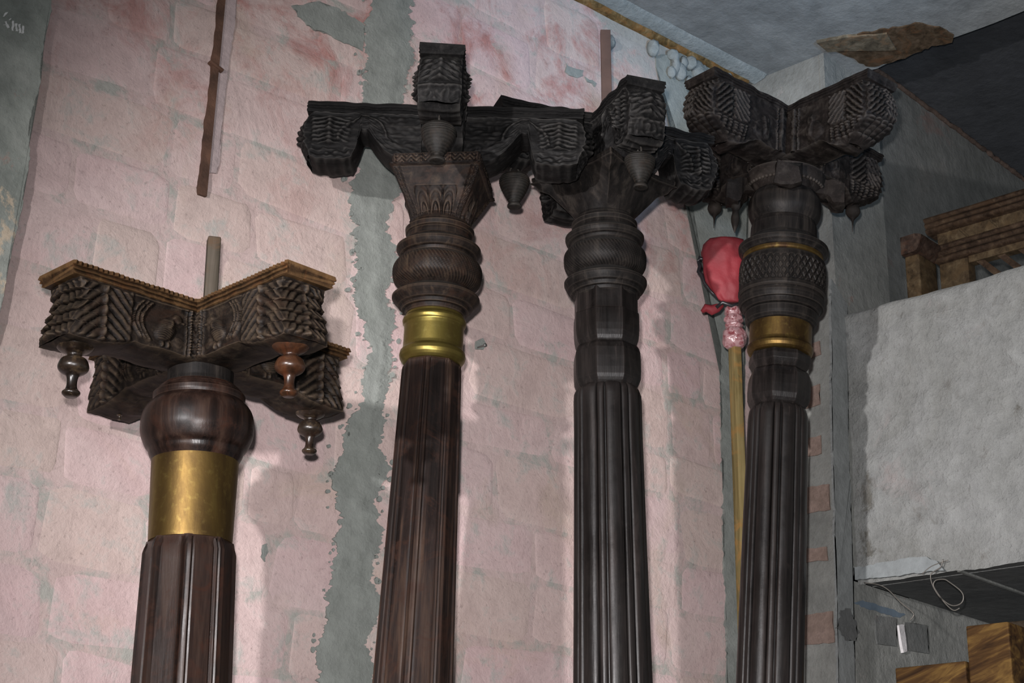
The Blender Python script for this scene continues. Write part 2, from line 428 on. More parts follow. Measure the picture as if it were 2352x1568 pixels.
# short return wall and the long grey wall
yc = (Q.y+YP)/2
wr = wallbox('wall_right', (Q.x+.15, yc+.25, ZC/2+.1), (.3, Q.y-YP+.5, ZC+.2), M_wallb)
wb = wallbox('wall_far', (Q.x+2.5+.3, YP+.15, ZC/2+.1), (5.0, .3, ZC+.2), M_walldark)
XE = onp(2026, 500, EB, NY).x
bm = bmesh.new()
def wedge(bm, x0, x1, y, z0, z1, th, n=40, amp=.006):
    v = []
    for k in range(n+1):
        zz = z0+(z1-z0)*k/n; dx = noise.noise(Vector((zz*6, 2, 1)))*amp*2
        v.append([bm.verts.new((x0, y-th, zz)), bm.verts.new((x1+dx, y-th, zz)), bm.verts.new((x1+dx, y+.01, zz)), bm.verts.new((x0, y+.01, zz))])
    for a_, b_ in zip(v, v[1:]):
        for i in range(4): bm.faces.new((a_[i], a_[(i+1) % 4], b_[(i+1) % 4], b_[i]))
wedge(bm, Q.x-.003, XE, YP, ZB, ZC, .012)
wedge(bm, Q.x-.003, Q.x+2.8, YP, 0, ZB+.05, .012, 20)
o = obj('wall_pier', bm, M_wallb, None, False); o['kind'] = 'structure'; o['label'] = 'grey plastered pier face beside the loft'
# smooth cement band beside the loft (two vertical strips of trowelled cement)
bm = bmesh.new()
slab_px(bm, rag([(1906, 640), (1909, 1000), (1918, 1300), (1924, 1620)], 8, 2, 11)+rag([(1944, 700), (1946, 1000), (1956, 1300), (1962, 1620)], 8, 2, 12)[::-1], EB+NY*.012, NY, .006)
o = obj('trim_5', bm, plaster('smooth_cement', [(.3, (0.1728, 0.1836, 0.1800)), (.7, (0.2160, 0.2268, 0.2232))]), None, False); o['kind'] = 'structure'
# bricks showing through on the return wall and under the loft
def brick_px(pts, P, n, th, seed, m=M_brick, parent=None):
    bm = bmesh.new(); slab_px(bm, jag(pts, 12, 1.6, seed), P, n, th)
    for v in bm.verts: v.co -= parent.location
    bmesh.ops.rotate(bm, verts=bm.verts, matrix=Matrix.Rotation(-parent.rotation_euler.z, 3, 'Z'))
    obj('brick', bm, m, parent, False)
for i, q in enumerate([[(1862, 790), (1884, 784), (1886, 815), (1864, 822)], [(1852, 895), (1884, 882), (1884, 930), (1852, 938)], [(1850, 1010), (1886, 1000), (1888, 1042), (1852, 1050)],
                       [(1842, 1122), (1904, 1112), (1908, 1172), (1842, 1180)], [(1840, 1262), (1900, 1256), (1904, 1286), (1840, 1292)], [(1842, 1412), (1914, 1404), (1918, 1476), (1842, 1480)], [(1844, 700), (1872, 690), (1872, 735), (1844, 742)]]):
    brick_px(q, Q, NX, .006, i, M_brick, wr)
for i, q in enumerate([[(2008, 1412), (2055, 1418), (2058, 1485), (2012, 1478)], [(2076, 1428), (2128, 1436), (2130, 1500), (2080, 1494)]]):
    brick_px(q, EB+NY*.012, NY, .005, i+20, M_walldark, wb)
bm = bmesh.new(); slab_px(bm, [(2059, 1436), (2065, 1434), (2071, 1435), (2073, 1447), (2075, 1462), (2077, 1480), (2078, 1496), (2070, 1499), (2067, 1484), (2064, 1466), (2062, 1450)], EB+NY*.013, NY, .010)
o = obj('trim_6', bm, M_chip, None, False); o['kind'] = 'structure'; o['label'] = 'small white plaster chip under the loft'
# dark chipped hole in the cement, left of the chip
bm = bmesh.new(); slab_px(bm, jag([(1925, 1400), (1945, 1396), (1958, 1420), (1968, 1450), (1960, 1474), (1940, 1470), (1922, 1450)], 5, 3, 5), EB+NY*.012, NY, .008)
o = obj('trim_7', bm, M_under, None, False); o['kind'] = 'structure'
bm = bmesh.new()
slab_px(bm, jag([(1955, 1384), (1975, 1380), (2000, 1386), (2040, 1398), (2075, 1412), (2060, 1420), (2020, 1408), (1980, 1396)], 6, 1.5, 9), EB+NY*.004, NY, .010)
o = obj('trim_8', bm, flat('blue_chalk', (0.0880, 0.1200, 0.1520), .9), None, False); o['kind'] = 'structure'; o['label'] = 'faint blue chalk streak below the loft'

# ceiling
XC = onp(1995, 163, Vector((0, 0, ZC)), NZ).x
bm = bmesh.new()
n = 90; y0 = 6.2; y1 = -3.0; ring_t = []; ring_b = []
edge = []
for k in range(n+1):
    y = YP+.02+(y1-YP)*k/n
    dx = noise.noise(Vector((y*3, 5, 0)))*.03+noise.noise(Vector((y*14, 5, 0)))*.012
    edge.append((XC+dx, y))
poly = [(-3, y1), (-3, 4.6), (Q.x+.3, 4.6), (Q.x+.3, YP+.02)]+edge
b_ = [bm.verts.new((x, y, ZC)) for x, y in poly]; t_ = [bm.verts.new((x, y, ZC+.12)) for x, y in poly]
f1 = bm.faces.new(b_); f2 = bm.faces.new(t_[::-1])
for i in range(len(poly)):
    j = (i+1) % len(poly); bm.faces.new((b_[i], t_[i], t_[j], b_[j]))
bmesh.ops.triangulate(bm, faces=[f1, f2])
ceil = obj('ceiling', bm, M_ceil, None, False); ceil['kind'] = 'structure'
bm = bmesh.new(); box(bm, ((XC-.2+8)/2, (YP+.1-3)/2, ZC+.16), (8-XC+.2, YP+.1+3, .06))
o = obj('ceiling', bm, M_ceildark, None, False); o['kind'] = 'structure'; o['label'] = 'dark shuttering beyond the ragged ceiling edge'
CP = Vector((0, 0, ZC))
bm = bmesh.new(); tp = []; rd = []
for k in range(140):
    x = XC-.02+2.6*k/139; tp.append((x, YP-.004, ZC+.122+noise.noise(Vector((x*14, 0, 0)))*.008)); rd.append(.012+.009*noise.noise(Vector((x*30, 3, 0))))
tube(bm, tp, .01, 6, rd)
o = obj('trim_16', bm, plaster('crumbled_mortar', [(.3, (.05, .035, .028)), (.7, (.11, .08, .065))], scale=4), None, True); o['kind'] = 'structure'
# brown fillet strip, rim of grey cement and mortar lumps where the ceiling meets the pink wall
def strip3(name, a0, a1, prof, m, kind='structure', n=60, amp=.006, seed=1):
    bm = bmesh.new(); rings = []
    for k in range(n+1):
        a = a0+(a1-a0)*k/n; ring = []
        for i, (d, z_) in enumerate(prof):
            j = noise.noise(Vector((a*7, i*3.1, seed)))*amp + noise.noise(Vector((a*25, i*3.1, seed)))*amp*.6
            ring.append(bm.verts.new(wp(a, ZC-z_-(j if z_ > .003 else 0), d+(j if d > .003 else 0))))
        rings.append(ring)
    m_ = len(prof)
    for r1, r2 in zip(rings, rings[1:]):
        for i in range(m_): bm.faces.new((r1[i], r1[(i+1) % m_], r2[(i+1) % m_], r2[i]))
    bm.faces.new(rings[0]); bm.faces.new(rings[-1])
    o = obj(name, bm, m, None, True, 50); o['kind'] = kind; return o
M_strip = wood('brown_batten_wood', (.07, .045, .02), (.13, .085, .035), (.2, .14, .07), 'n', .7, edge=0)
strip3('trim_9', -4.2, -.04, [(0, 0), (0, .035), (.018, .035), (.034, .024), (.036, 0)], M_strip, seed=2)
strip3('trim_10', -4.2, -.0, [(.030, -.002), (.030, .020), (.085, .012), (.10, -.002)], M_lump, seed=4)
bm = bmesh.new(); rnd = random.Random(5)
for k in range(46):
    a = -rnd.uniform(.07, .50)-(.0 if k < 40 else .35); zz = ZC-.05-rnd.uniform(0, .12)*(1 if k % 3 else .4)
    r = rnd.uniform(.014, .030); c = wp(a, zz, .022)
    mm = Matrix.Translation(c) @ Matrix.Rotation(rnd.uniform(0, 3), 4, 'Z') @ Matrix.Diagonal((r*rnd.uniform(.8, 1.3), r*.8, r*rnd.uniform(.8, 1.9), 1))
    rr = bmesh.ops.create_icosphere(bm, subdivisions=2, radius=1, matrix=mm)
    for v in rr['verts']: v.co += Vector((1, 1, 1))*noise.noise(v.co*45)*.011
lump = obj('trim_11', bm, M_lump); lump['kind'] = 'structure'; lump['label'] = 'lumps of squeezed grey mortar under the ceiling edge'
# brown board caught in the ceiling plaster
bm = bmesh.new(); slab_px(bm, jag([(1895, 104), (1965, 78), (2050, 62), (2110, 50), (2165, 62), (2190, 80), (2185, 96), (2140, 104), (2080, 130), (2020, 148), (1990, 150), (1950, 128)], 9, 2.2, 2), CP, NZ, .006)
o = obj('trim_12', bm, wood('board_hole', (0.0495, 0.0330, 0.0193), (0.0715, 0.0495, 0.0303), (0.0935, 0.0660, 0.0440), 'n', .8, edge=0), None, False); o['kind'] = 'structure'
bm = bmesh.new(); slab_px(bm, jag([(1876, 92), (1940, 80), (2036, 72), (2058, 108), (2000, 110), (1900, 112)], 14, 1, 3), CP, NZ, .014)
o = obj('ceiling_board', bm, wood('ceiling_board_wood', (0.0825, 0.0688, 0.0495), (0.1100, 0.0935, 0.0660), (0.1430, 0.1210, 0.0880), 'n', .8, edge=0), None, False)
tag(o, 'short pale wooden board stuck in the ceiling beside the pier', 'board')
# rough brick edge of the pier below the ceiling
bm = bmesh.new(); slab_px(bm, jag([(1876, 102), (1915, 132), (1965, 172), (1985, 168), (1945, 130), (1895, 100)], 5, 3, 4), EB+NY*.012, NY, .010)
o = obj('trim_13', bm, M_brick, None, False); o['kind'] = 'structure'

# ------------------------------------------------------------------ the loft
def loft():
    P = Vector((XL, 0, 0))
    root = empty('trim_14', Matrix.Translation((XL, YP, ZB))); root['kind'] = 'structure'; root['label'] = 'pale plastered loft front beside the pier'
    T0 = Vector((XL, YP, ZB)); Hh = ZT-ZB
    YL = 3.6
    def nz(y, z, a): return noise.noise(Vector((y*3, z*3, 0)))*a + noise.noise(Vector((y*13, z*13, 4)))*a*.5
    bm = bmesh.new()
    def f(u, v):
        y = -u*YL; z = v*Hh
        e = noise.noise(Vector((y*40, 1, 0)))*.004+noise.noise(Vector((y*9, 7, 0)))*.006
        if v == 0: z += e-.010
        if v == 1: z += noise.noise(Vector((y*5, 9, 0)))*.010-.004
        return Vector((nz(y, z, .012)+(.012 if v == 1 else 0), y, z))
    patch(bm, f, 200, 60)
    b2 = bm
    patch(b2, lambda u, v: Vector((.012+nz(-u*YL, Hh, .012)+v*.09, -u*YL, Hh+noise.noise(Vector((-u*YL*5, 9, 0)))*.010-.004)), 200, 1)
    patch(b2, lambda u, v: Vector((.10, -u*YL, v*Hh)), 1, 1)
    obj('parapet', bm, M_loft, root)
    # floor slab of the loft cast in boards' width, joints proud
    y = 0; k = 0
    jy = (onp(2190, 1315, P, NX).y-YP)
    cuts = [0.0, jy, jy-1.1, -YL]
    for a_, c_ in zip(cuts, cuts[1:]):
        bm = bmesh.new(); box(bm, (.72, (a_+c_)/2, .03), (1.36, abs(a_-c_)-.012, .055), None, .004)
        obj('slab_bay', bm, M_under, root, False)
        bm = bmesh.new(); box(bm, (.72, c_, .004), (1.36, .012, .016)); obj('mortar_ridge', bm, M_wallb, root, False)
    # bluish repair strip along the bottom left
    bm = bmesh.new()
    pp = [(1958, 1334), (1956, 1304), (1985, 1302), (2010, 1298), (2035, 1290), (2060, 1288), (2090, 1282), (2125, 1278), (2155, 1290), (2172, 1310), (2120, 1316), (2060, 1324)]
    slab_px(bm, jag(pp, 7, 1.6, 3), P, NX, .014, .006)
    for v in bm.verts: v.co -= T0
    o = obj('repair_strip', bm, M_loftblue, root, False); o['label'] = 'bluish cement repair strip with a wavy crack'
loft()
# wires hanging below the loft
M_wire = flat('rusty_wire', (.14, .13, .115), .5, .5)
PW = Vector((XL+.0, 0, 0))
def wire(name, pts, label, d=.03, r=.0022):
    bm = bmesh.new(); P3 = [onp(x, y, PW+NX*d, NX) for x, y in pts]
    sp = []
    for i in range(len(P3)-1):
        p0, p1, p2, p3 = P3[max(i-1, 0)], P3[i], P3[i+1], P3[min(i+2, len(P3)-1)]
        for j in range(5):
            t = j/5; sp.append(.5*(2*p1+(p2-p0)*t+(2*p0-5*p1+4*p2-p3)*t*t+(3*p1-p0-3*p2+p3)*t**3))
    sp.append(P3[-1]); tube(bm, sp, r, 6)
    return tag(obj(name, bm, M_wire), label, 'wire')
wire('wire', [(2166, 1284), (2160, 1302), (2140, 1316), (2138, 1330), (2146, 1352), (2162, 1374), (2186, 1390), (2206, 1386), (2213, 1372), (2206, 1356), (2180, 1336), (2168, 1330), (2150, 1332), (2144, 1342), (2150, 1356), (2170, 1384), (2190, 1401), (2204, 1396)], 'looped grey wire dangling under the loft front')
wire('wire', [(1985, 1338), (2016, 1342), (2040, 1354), (2070, 1384), (2098, 1408), (2090, 1424)], 'thin bent wire left of the wire loop under the loft')
wire('wire', [(2118, 1318), (2140, 1300), (2178, 1286)], 'short wire end poking out of the loft front', .02, .0018)

# ------------------------------------------------------------------ carved frame standing on the loft
def carved_frame():
    XF = XL+.30; P = Vector((XF, 0, 0))
    c = onp(2156, 600, P, NX); Y0 = c.y
    def zy(x, y): q = onp(x, y, P, NX); return q.y, q.z
    root = empty('carved_lattice_screen', Matrix.Translation((XF, Y0, ZB+.06)))
    tag(root, 'brown carved wooden frame with mouldings and lattice standing on the loft', 'screen')
    W1 = wood('old_teak', (0.0169, 0.0099, 0.0062), (0.0323, 0.0203, 0.0129), (0.0524, 0.0354, 0.0216), 'n', .65, edge=0, tint=(1.25, 1.15, 1.0))
    W2 = wood('old_teak_pale', (0.0308, 0.0200, 0.0108), (0.0493, 0.0339, 0.0185), (0.0678, 0.0493, 0.0277), 'n', .7, edge=0, tint=(1.25, 1.15, 1.0))
    def bar(name, ya, yb, z0, z1, x0, x1, m, steps=3):
        """stepped moulding running along y"""
        bm = bmesh.new(); prof = []
        for k in range(steps*4+1):
            t = k/(steps*4); zz = z0+(z1-z0)*t
            d = .010*abs(sin(pi*steps*t))+.5*(x1-x0)*t*.35
            prof.append((x0-d, zz))
        prof += [(x1, z1), (x1, z0)]
        rings = []
        for k in range(25):
            yy = ya+(yb-ya)*k/24; rings.append([bm.verts.new((px_+noise.noise(Vector((yy*9, zz*20, 0)))*.003-XF, yy-Y0, zz-ZB-.06)) for px_, zz in prof])
        for r1, r2 in zip(rings, rings[1:]):
            for i in range(len(prof)): bm.faces.new((r1[i], r1[(i+1) % len(prof)], r2[(i+1) % len(prof)], r2[i]))
        bm.faces.new(rings[0]); bm.faces.new(rings[-1])
        return obj(name, bm, m, root, True, 40)
    yR = Y0-1.7
    ya, zt = zy(2132, 512); _, zb = zy(2127, 545)
    z1 = zy(2156, 573)[1]; z0 = zy(2158, 610)[1]
    bar('moulding', ya, yR, zb, zt+.006, XF-.02, XF+.05, W1)
    bar('moulding', Y0, yR, z0, z1, XF-.025, XF+.05, W1)
    bm = bmesh.new(); box(bm, (.02, (yR-Y0)/2, (z1+zb)/2-ZB-.06), (.03, -yR+Y0-.0, zb-z1+.02))
    # raised triangles carved on the frieze
    for k in range(12):
        yy = -.10-k*.13; zc = (z1+zb)/2-ZB-.06; hh = (zb-z1)*.5
        for dx, s in ((0, 1), (.012, .6)):
            vs = [bm.verts.new((.005-dx-.006, yy+.05*s, zc-hh*s)), bm.verts.new((.005-dx-.006, yy-.05*s, zc-hh*s)), bm.verts.new((.005-dx-.006, yy, zc+hh*s))]
            vb = [bm.verts.new(v.co+Vector((.02, 0, 0))) for v in vs]
            bm.faces.new(vs)
            for i in range(3): bm.faces.new((vs[i], vs[(i+1) % 3], vb[(i+1) % 3], vb[i]))
    obj('frieze', bm, W2, root, False)
    zl = z0-ZB-.06
    # return moulding, towards the room
    bm = bmesh.new(); prof = [(0, zl), (-.016, zl+.008), (-.03, zl+.03), (-.045, zl+.05), (-.045, zl+.06), (-.012, zl+.075), (.05, zl+.075), (.05, zl)]
    rings = [[bm.verts.new((-.02-.165*k/8-(.01 if i in (3, 4) and k == 8 else 0), py_+.01, pz+noise.noise(Vector((k*.7, i, 2)))*.004)) for i, (py_, pz) in enumerate(prof)] for k in range(9)]
    for r1, r2 in zip(rings, rings[1:]):
        for i in range(8): bm.faces.new((r1[i], r1[(i+1) % 8], r2[(i+1) % 8], r2[i]))
    bm.faces.new(rings[0]); bm.faces.new(rings[-1]); obj('return_moulding', bm, wood('dark_teak', (0.0154, 0.0097, 0.0070), (0.0308, 0.0198, 0.0150), (0.0484, 0.0330, 0.0242), 'n', .7, edge=0), root, True, 40)
    bm = bmesh.new(); box(bm, (-.09, .03, zl/2), (.14, .06, zl), None, .006); obj('post', bm, W2, root)
    yb = zy(2229, 640)[0]-Y0
    bm = bmesh.new(); box(bm, (.02, yb/2-.003, zl/2), (.06, -yb-.006, zl), None, .004); obj('post', bm, W2, root)
    # lattice: crossed slats
    a0 = yb-.004; a1 = yR-Y0; k = 0; st = .085; y = a0+.0
    while y > a1:
        for sgn in (1, -1):
            bm = bmesh.new()
            h = zl*1.0; y_a = y-(0 if sgn > 0 else h*.9)-.02; y_b = y-(h*.9 if sgn > 0 else 0)-.02
            v = Vector((0, y_b-y_a, h)); L = v.length; ang = atan2(v.z, v.y)
            box(bm, (.012+.009*sgn, (y_a+y_b)/2, h/2), (.014, L, .024), Matrix.Rotation(ang, 3, 'X'))
            obj('lattice_slat', bm, W1, root, False)
        y -= st; k += 1
        if k > 14: break
    bm = bmesh.new(); box(bm, (.01, (a0+a1)/2, zl-.012), (.045, a0-a1, .03), None, .003); obj('rail', bm, W2, root, False)
carved_frame()

# ------------------------------------------------------------------ timbers at the lower right
def timbers():
    XT = XL+.10; P = Vector((XT, 0, 0))
    m1, nt, b = mat('blotched_timber'); v = coords(nt, scale=(1, .5, 1)); mp = nt.nodes.new('ShaderNodeMapping')
    mp.inputs['Rotation'].default_value = (.6, 0, 0); nt.links.new(v, mp.inputs[0])
    mp2 = nt.nodes.new('ShaderNodeMapping'); mp2.inputs['Scale'].default_value = (1, .35, 1.6); nt.links.new(mp.outputs[0], mp2.inputs[0])
    n1 = noi(nt, mp2.outputs[0], 22, 6, .6, .8); n2 = noi(nt, v, 120, 3)
    c = ramp(nt, n1, [(.34, (.022, .011, .005)), (.5, (.055, .028, .010)), (.66, (.13, .075, .022))]).outputs[0]
    nt.links.new(c, b.inputs['Base Color']); b.inputs['Roughness'].default_value = .75; b.inputs['Specular IOR Level'].default_value = .1; bump(nt, b, [(n1, .3, .004), (n2, .3, .001)])
    ya, za = onp(2056, 1541, P, NX).yz; yb, zb = onp(2224, 1508, P, NX).yz
    yc, zc = onp(2318, 1426, P, NX).yz; zc2 = onp(2226, 1440, P, NX).z
    def tim(name, y0, y1, ztop, dx, xd, label, m):
        bm = bmesh.new(); box(bm, (0, 0, ztop/2), (xd, abs(y1-y0), ztop), None, .006)
        for v_ in bm.verts: v_.co += Vector((1, .5, 1))*noise.noise(v_.co*6)*.004
        o = obj(name, bm, m, None, False); o.location = (XT+dx+xd/2, (y0+y1)/2, 0)
        tag(o, label, 'timber'); return o
    tim('timber_block', ya, yb+.012, (za+zb)/2, 0, .22, 'low blotched brown timber block in the lower right corner', m1)
    tim('timber_block', yb-.004, yc, (zc+zc2)/2, -.01, .20, 'taller blotched brown timber post at the right edge under the loft', m1)
    tim('timber_block', yb-.01, yc+.0, (zc+zc2)/2+.05, .245, .18, 'dark timber behind the taller post under the loft', wood('black_timber', (.02, .014, .01), (.04, .03, .02), (.06, .045, .03), 'n', edge=0))
timbers()

# ------------------------------------------------------------------ carved pillars
def basis(T, B):
    Z = (T-B).normalized(); base = B-Z*(B.z/Z.z)
    X = (R0-Z*R0.dot(Z)).normalized(); Y = Z.cross(X)
    m = Matrix((X, Y, Z)).transposed().to_4x4(); m.translation = base; return m
class Pillar:
    def __init__(s, name, label, T, B, group):
        s.m = basis(T, B); s.inv = s.m.inverted(); s.root = empty(name, s.m)
        tag(s.root, label, 'pillar', group, 'thing')
    def zat(s, y, x=0, yy=0):
        """height on the pillar (at local offset x, yy) that shows at photograph row y"""
        lo, hi = .5, 6.0
        for _ in range(50):
            md = (lo+hi)/2
            if proj(s.m @ Vector((x, yy, md)))[1] > y: lo = md
            else: hi = md
        return (lo+hi)/2
    def k(s, z): return (s.m @ Vector((0, 0, z))-CAM).dot(F)/FPX   # metres per pixel
    def prof(s, pts):
        out = []
        for y, hw in pts:
            z = s.zat(y); out.append((z, hw*s.k(z)))
        return sorted(out)
    def ring(s, name, pts, m, n=96, rf=None, smooth=0, angle=35, label=None, rot=0):
        bm = bmesh.new(); p = s.prof(pts)
        if smooth: p = smoothprof(p, smooth)
        else:
            q = []
            for (za, ra), (zb_, rb_) in zip(p, p[1:]):
                k_ = min(24, max(1, int(math.hypot(zb_-za, rb_-ra)/.0018))); q += [(za+(zb_-za)*j/k_, ra+(rb_-ra)*j/k_) for j in range(k_)]
            p = q+[p[-1]]
        revolve(bm, p, n, rf, True, rot); o = obj(name, bm, m, s.root, True, angle)
        if label: o['label'] = label
        return o

def octo(t, z, r, n=8, rot=0, soft=.0):
    a = (t-rot+1e-6) % (2*pi/n)-pi/n
    return r*cos(pi/n)/cos(a)*(1-soft)+r*soft
# relief functions: a in [-1,1] across, b in [0,1] downwards, result 0..1
def leaf_relief(a, b, n=7, droop=.6, spine=.10):
    f = (b-droop*abs(a)**1.3)*n
    lobe = abs(sin(pi*f))**.7
    s = exp(-(a/spine)**2)
    w = max(0, 1-abs(a)**6)
    return (lobe*.8+s*.9)*w
def herring(a, b, n=9, sl=-.5):
    f = (b+sl*abs(a))*n; f -= floor(f)
    g = (1-abs(2*f-1))**.6
    return g*(1 if abs(a) > .06 else .3)*(1 if abs(a) < .96 else 0)
def win(x, a, b, s=.02):
    def sm(t): t = min(1, max(0, t)); return t*t*(3-2*t)
    return sm((x-a)/s)*sm((b-x)/s)
def ell(x, y, cx, cy, rx, ry, p=2):
    d = ((x-cx)/rx)**2+((y-cy)/ry)**2
    return max(0, 1-d)**.5 if d < 1 else 0
def ringr(x, y, cx, cy, rx, ry, wd=.12):
    d = sqrt(((x-cx)/rx)**2+((y-cy)/ry)**2); return exp(-((d-1)/wd)**2)

def arm_mesh(st):
    """one bracket arm running along +x from the pillar's centre; z = 0 at the top of the cornice"""
    L, W, H, cz = st['L'], st['W'], st['H'], st['cz']; S = st['style']; sd = st.get('seed', 0); A = st.get('amp', .009)
    s0 = .0
    def bottom(s):
        t = s/L
        if S == 'bird':
            return H*(.86+.0*t) if t < .58 else H*(.86+.14*min(1, (t-.58)/.22)**.8)
        if S == 'scroll':
            if t < .30: return H*.98
            if t < .56: return H*(.98-.50*((t-.30)/.26)**1.6)
            if t < .62: return H*.46
            if t < .675: return H*(.46+.50*((t-.62)/.055)**.5)
            return H*(.96+.03*noise.noise(Vector((t*20, sd, 1)))+.05*sin(pi*(t-.675)/.325))
        if S == 'fern':
            return H*(.88-.05*t) if t < .50 else H*(.855+.16*win(t, .50, 1.2, .18))
        return H
    def end(v):
        if S == 'bird':
            f = v*5.2; f -= floor(f)
            return L-.014-.010*sin(pi*min(1, v*1.6))+.016*v*v+(f-.5)*.014*win(v, .05, .97, .08)
        if S == 'scroll':
            return L-.014*exp(-(v/.08)**2)+.012*sin(pi*min(1, max(0, v-.05)*1.2))-.05*max(0, v-.72)**1.2+.003*sin(v*46)*win(v, .12, .80, .1)+.008*noise.noise(Vector((v*9, sd, 0)))*win(v, .1, .95, .1)
        if S == 'fern':
            f = v*8; f -= floor(f)
            return L-.02+.028*sin(pi*min(1, v*1.15))+(f-.5)*.009*win(v, .06, .7, .06)-.085*max(0, (v-.72)/.28)**1.3
    def top_w(s): return W/2
    def side_rel(s, v):
        t = s/L; r = 0
        if S == 'bird':
            a = (t-.80)/.20
            if t > .58: r += leaf_relief(a, v, 5.5, .55, .08)*win(t, .58, 1.1, .05)*win(v, .02, 1.0, .05)*1.1+.25*exp(-((t-.62)/.012)**2)
            if .20 < t < .60:
                x, y = t, v
                r += 1.0*ell(x-.10*(y-.5), y, .375, .60, .070, .25)+.8*ell(x, y, .300, .30, .032, .10)+.5*ell(x, y, .262, .36, .018, .035)   # body, head, beak
                r += .55*exp(-((x-(.33+.20*(y-.15)**2))/.012)**2)*win(y, .25, .60, .05)                                                # neck
                for q_ in (0, .028, .056): r += .75*exp(-((x-(.455+q_+.09*sin(3.2*y)))/.010)**2)*win(y, .06, .92, .06)                 # tail plumes
                r += .35*abs(sin(70*(y+.5*x)))*ell(x-.10*(y-.5), y, .375, .62, .065, .22)
                r += .6*ell(x, y, .36, .90, .012, .07)+.6*ell(x, y, .40, .90, .012, .07)+.35*ell(x, y, .285, .78, .04, .12)
                r += .45*exp(-((x-.235)/.007)**2)+.4*exp(-((y-.045)/.02)**2)
            if .0 < t < .22:
                for c in (.125, .185):
                    a2 = (t-c)/.027
                    if abs(a2) < 1: r += .55*herring(a2, v, 11, .25)
                r += .5*exp(-((t-.212)/.008)**2)+.5*exp(-((t-.155)/.006)**2)
            r *= win(v, .0, 1.0, .03)
        if S == 'scroll':
            a = (t-.84)/.16
            if t > .66: r += leaf_relief(a, v, 11, .09, .13)*win(v, .10, .72, .05)*win(t, .67, .985, .03)*(1.1+.5*noise.noise(Vector((t*9, v*9, sd+7))))+.5*noise.noise(Vector((t*20, v*16, sd)))*win(v, .7, 1, .06)*win(t, .67, .985, .03)
            r += .7*ringr(t, v, .60, .62, .17, .42, .07)*win(t, .40, .8, .03)*win(v, 0, .7, .1)
            r += .45*abs(noise.noise(Vector((t*14, v*9, sd))))*win(t, .12, .62, .05)
            r += .35*exp(-((v-.03)/.02)**2)
        if S == 'fern':
            a = (t-.80)/.19
            if t > .60:
                r += 1.0*herring(a, v, 8, -.42)*win(v, .04, .66, .03)*win(t, .61, .99, .02)
                cr = (abs(sin(v*60))*abs(sin(t*52)))**.5
                r += .9*cr*win(v, .66, .97, .03)*win(t, .62, .98, .03)
            r += .8*win(t, .22, .26, .008)+.5*win(t, .275, .29, .006)
            r += .7*ell(t, v, .46, .72, .10, .22)+.6*win(t, .38, .46, .02)*win(v, .25, .9, .2)
        return r
    def end_rel(a, v):
        if S == 'bird': return leaf_relief(a, v, 6, .5, .10)*win(v, .02, .98, .05)
        if S == 'scroll': return leaf_relief(a, v, 8, .22, .14)*win(v, .14, .66, .06)*.75+.4*noise.noise(Vector((a*5, v*12, sd)))*win(v, .66, 1, .08)
        if S == 'fern': return herring(a, v, 8, -.45)*win(v, .03, .66, .03)+.9*((abs(sin(v*60))*abs(sin(a*7)))**.5)*win(v, .66, .97, .03)
    nS, nV, nW = 110, 72, 44
    rgh = st.get('rough', .0025)
    def wob(p): return p+Vector((noise.noise(p*22+Vector((sd, 0, 0))), noise.noise(p*22+Vector((9, sd, 0))), noise.noise(p*22+Vector((0, 4, sd)))))*rgh+Vector((1, 1, 1))*noise.noise(p*70)*rgh*.4
    def xs(u, v):
        return s0+(end(v)-s0)*u
    def endshrink(v, s):
        # round the lower end of fern leaves into a bulb
        if S == 'fern' and v > .72 and s > .6*L: return 1-.45*((v-.72)/.28)**1.5*min(1, (s/L-.6)/.15)
        return 1
    bm = bmesh.new()
    for sg in (1, -1):
        def f(u, v, sg=sg):
            s = xs(u, v); hb = bottom(s); zz = -cz-v*(hb-cz)
            r = side_rel(s, v)*A*(win(u, -.1, 1.0, .02))
            return wob(Vector((s, sg*(W/2*endshrink(v, s)+r), zz)))
        patch(bm, f, nS, nV)
    def fe(u, v):
        a = 2*u-1; s = end(v); hb = bottom(s); zz = -cz-v*(hb-cz)
        r = end_rel(a, v)*A*win(u, 0, 1, .06)
        return wob(Vector((s+r+.012*(1-a*a)*(1 if S != 'bird' else .4), a*W/2*endshrink(v, s), zz)))
    patch(bm, fe, nW, nV)
    def fb(u, w_):
        a = 2*w_-1; s = xs(u, 1); hb = bottom(s)
        return wob(Vector((s, a*W/2*endshrink(1, s), -cz-(hb-cz)-.006*(1-a*a)*win(u, 0, 1, .05))))
    patch(bm, fb, nS, 10)
    patch(bm, lambda u, w_: Vector((s0+(end(0)-s0)*u, (2*w_-1)*W/2, -cz)), 4, 2)
    bmesh.ops.remove_doubles(bm, verts=bm.verts[:], dist=.0004)
    return bm
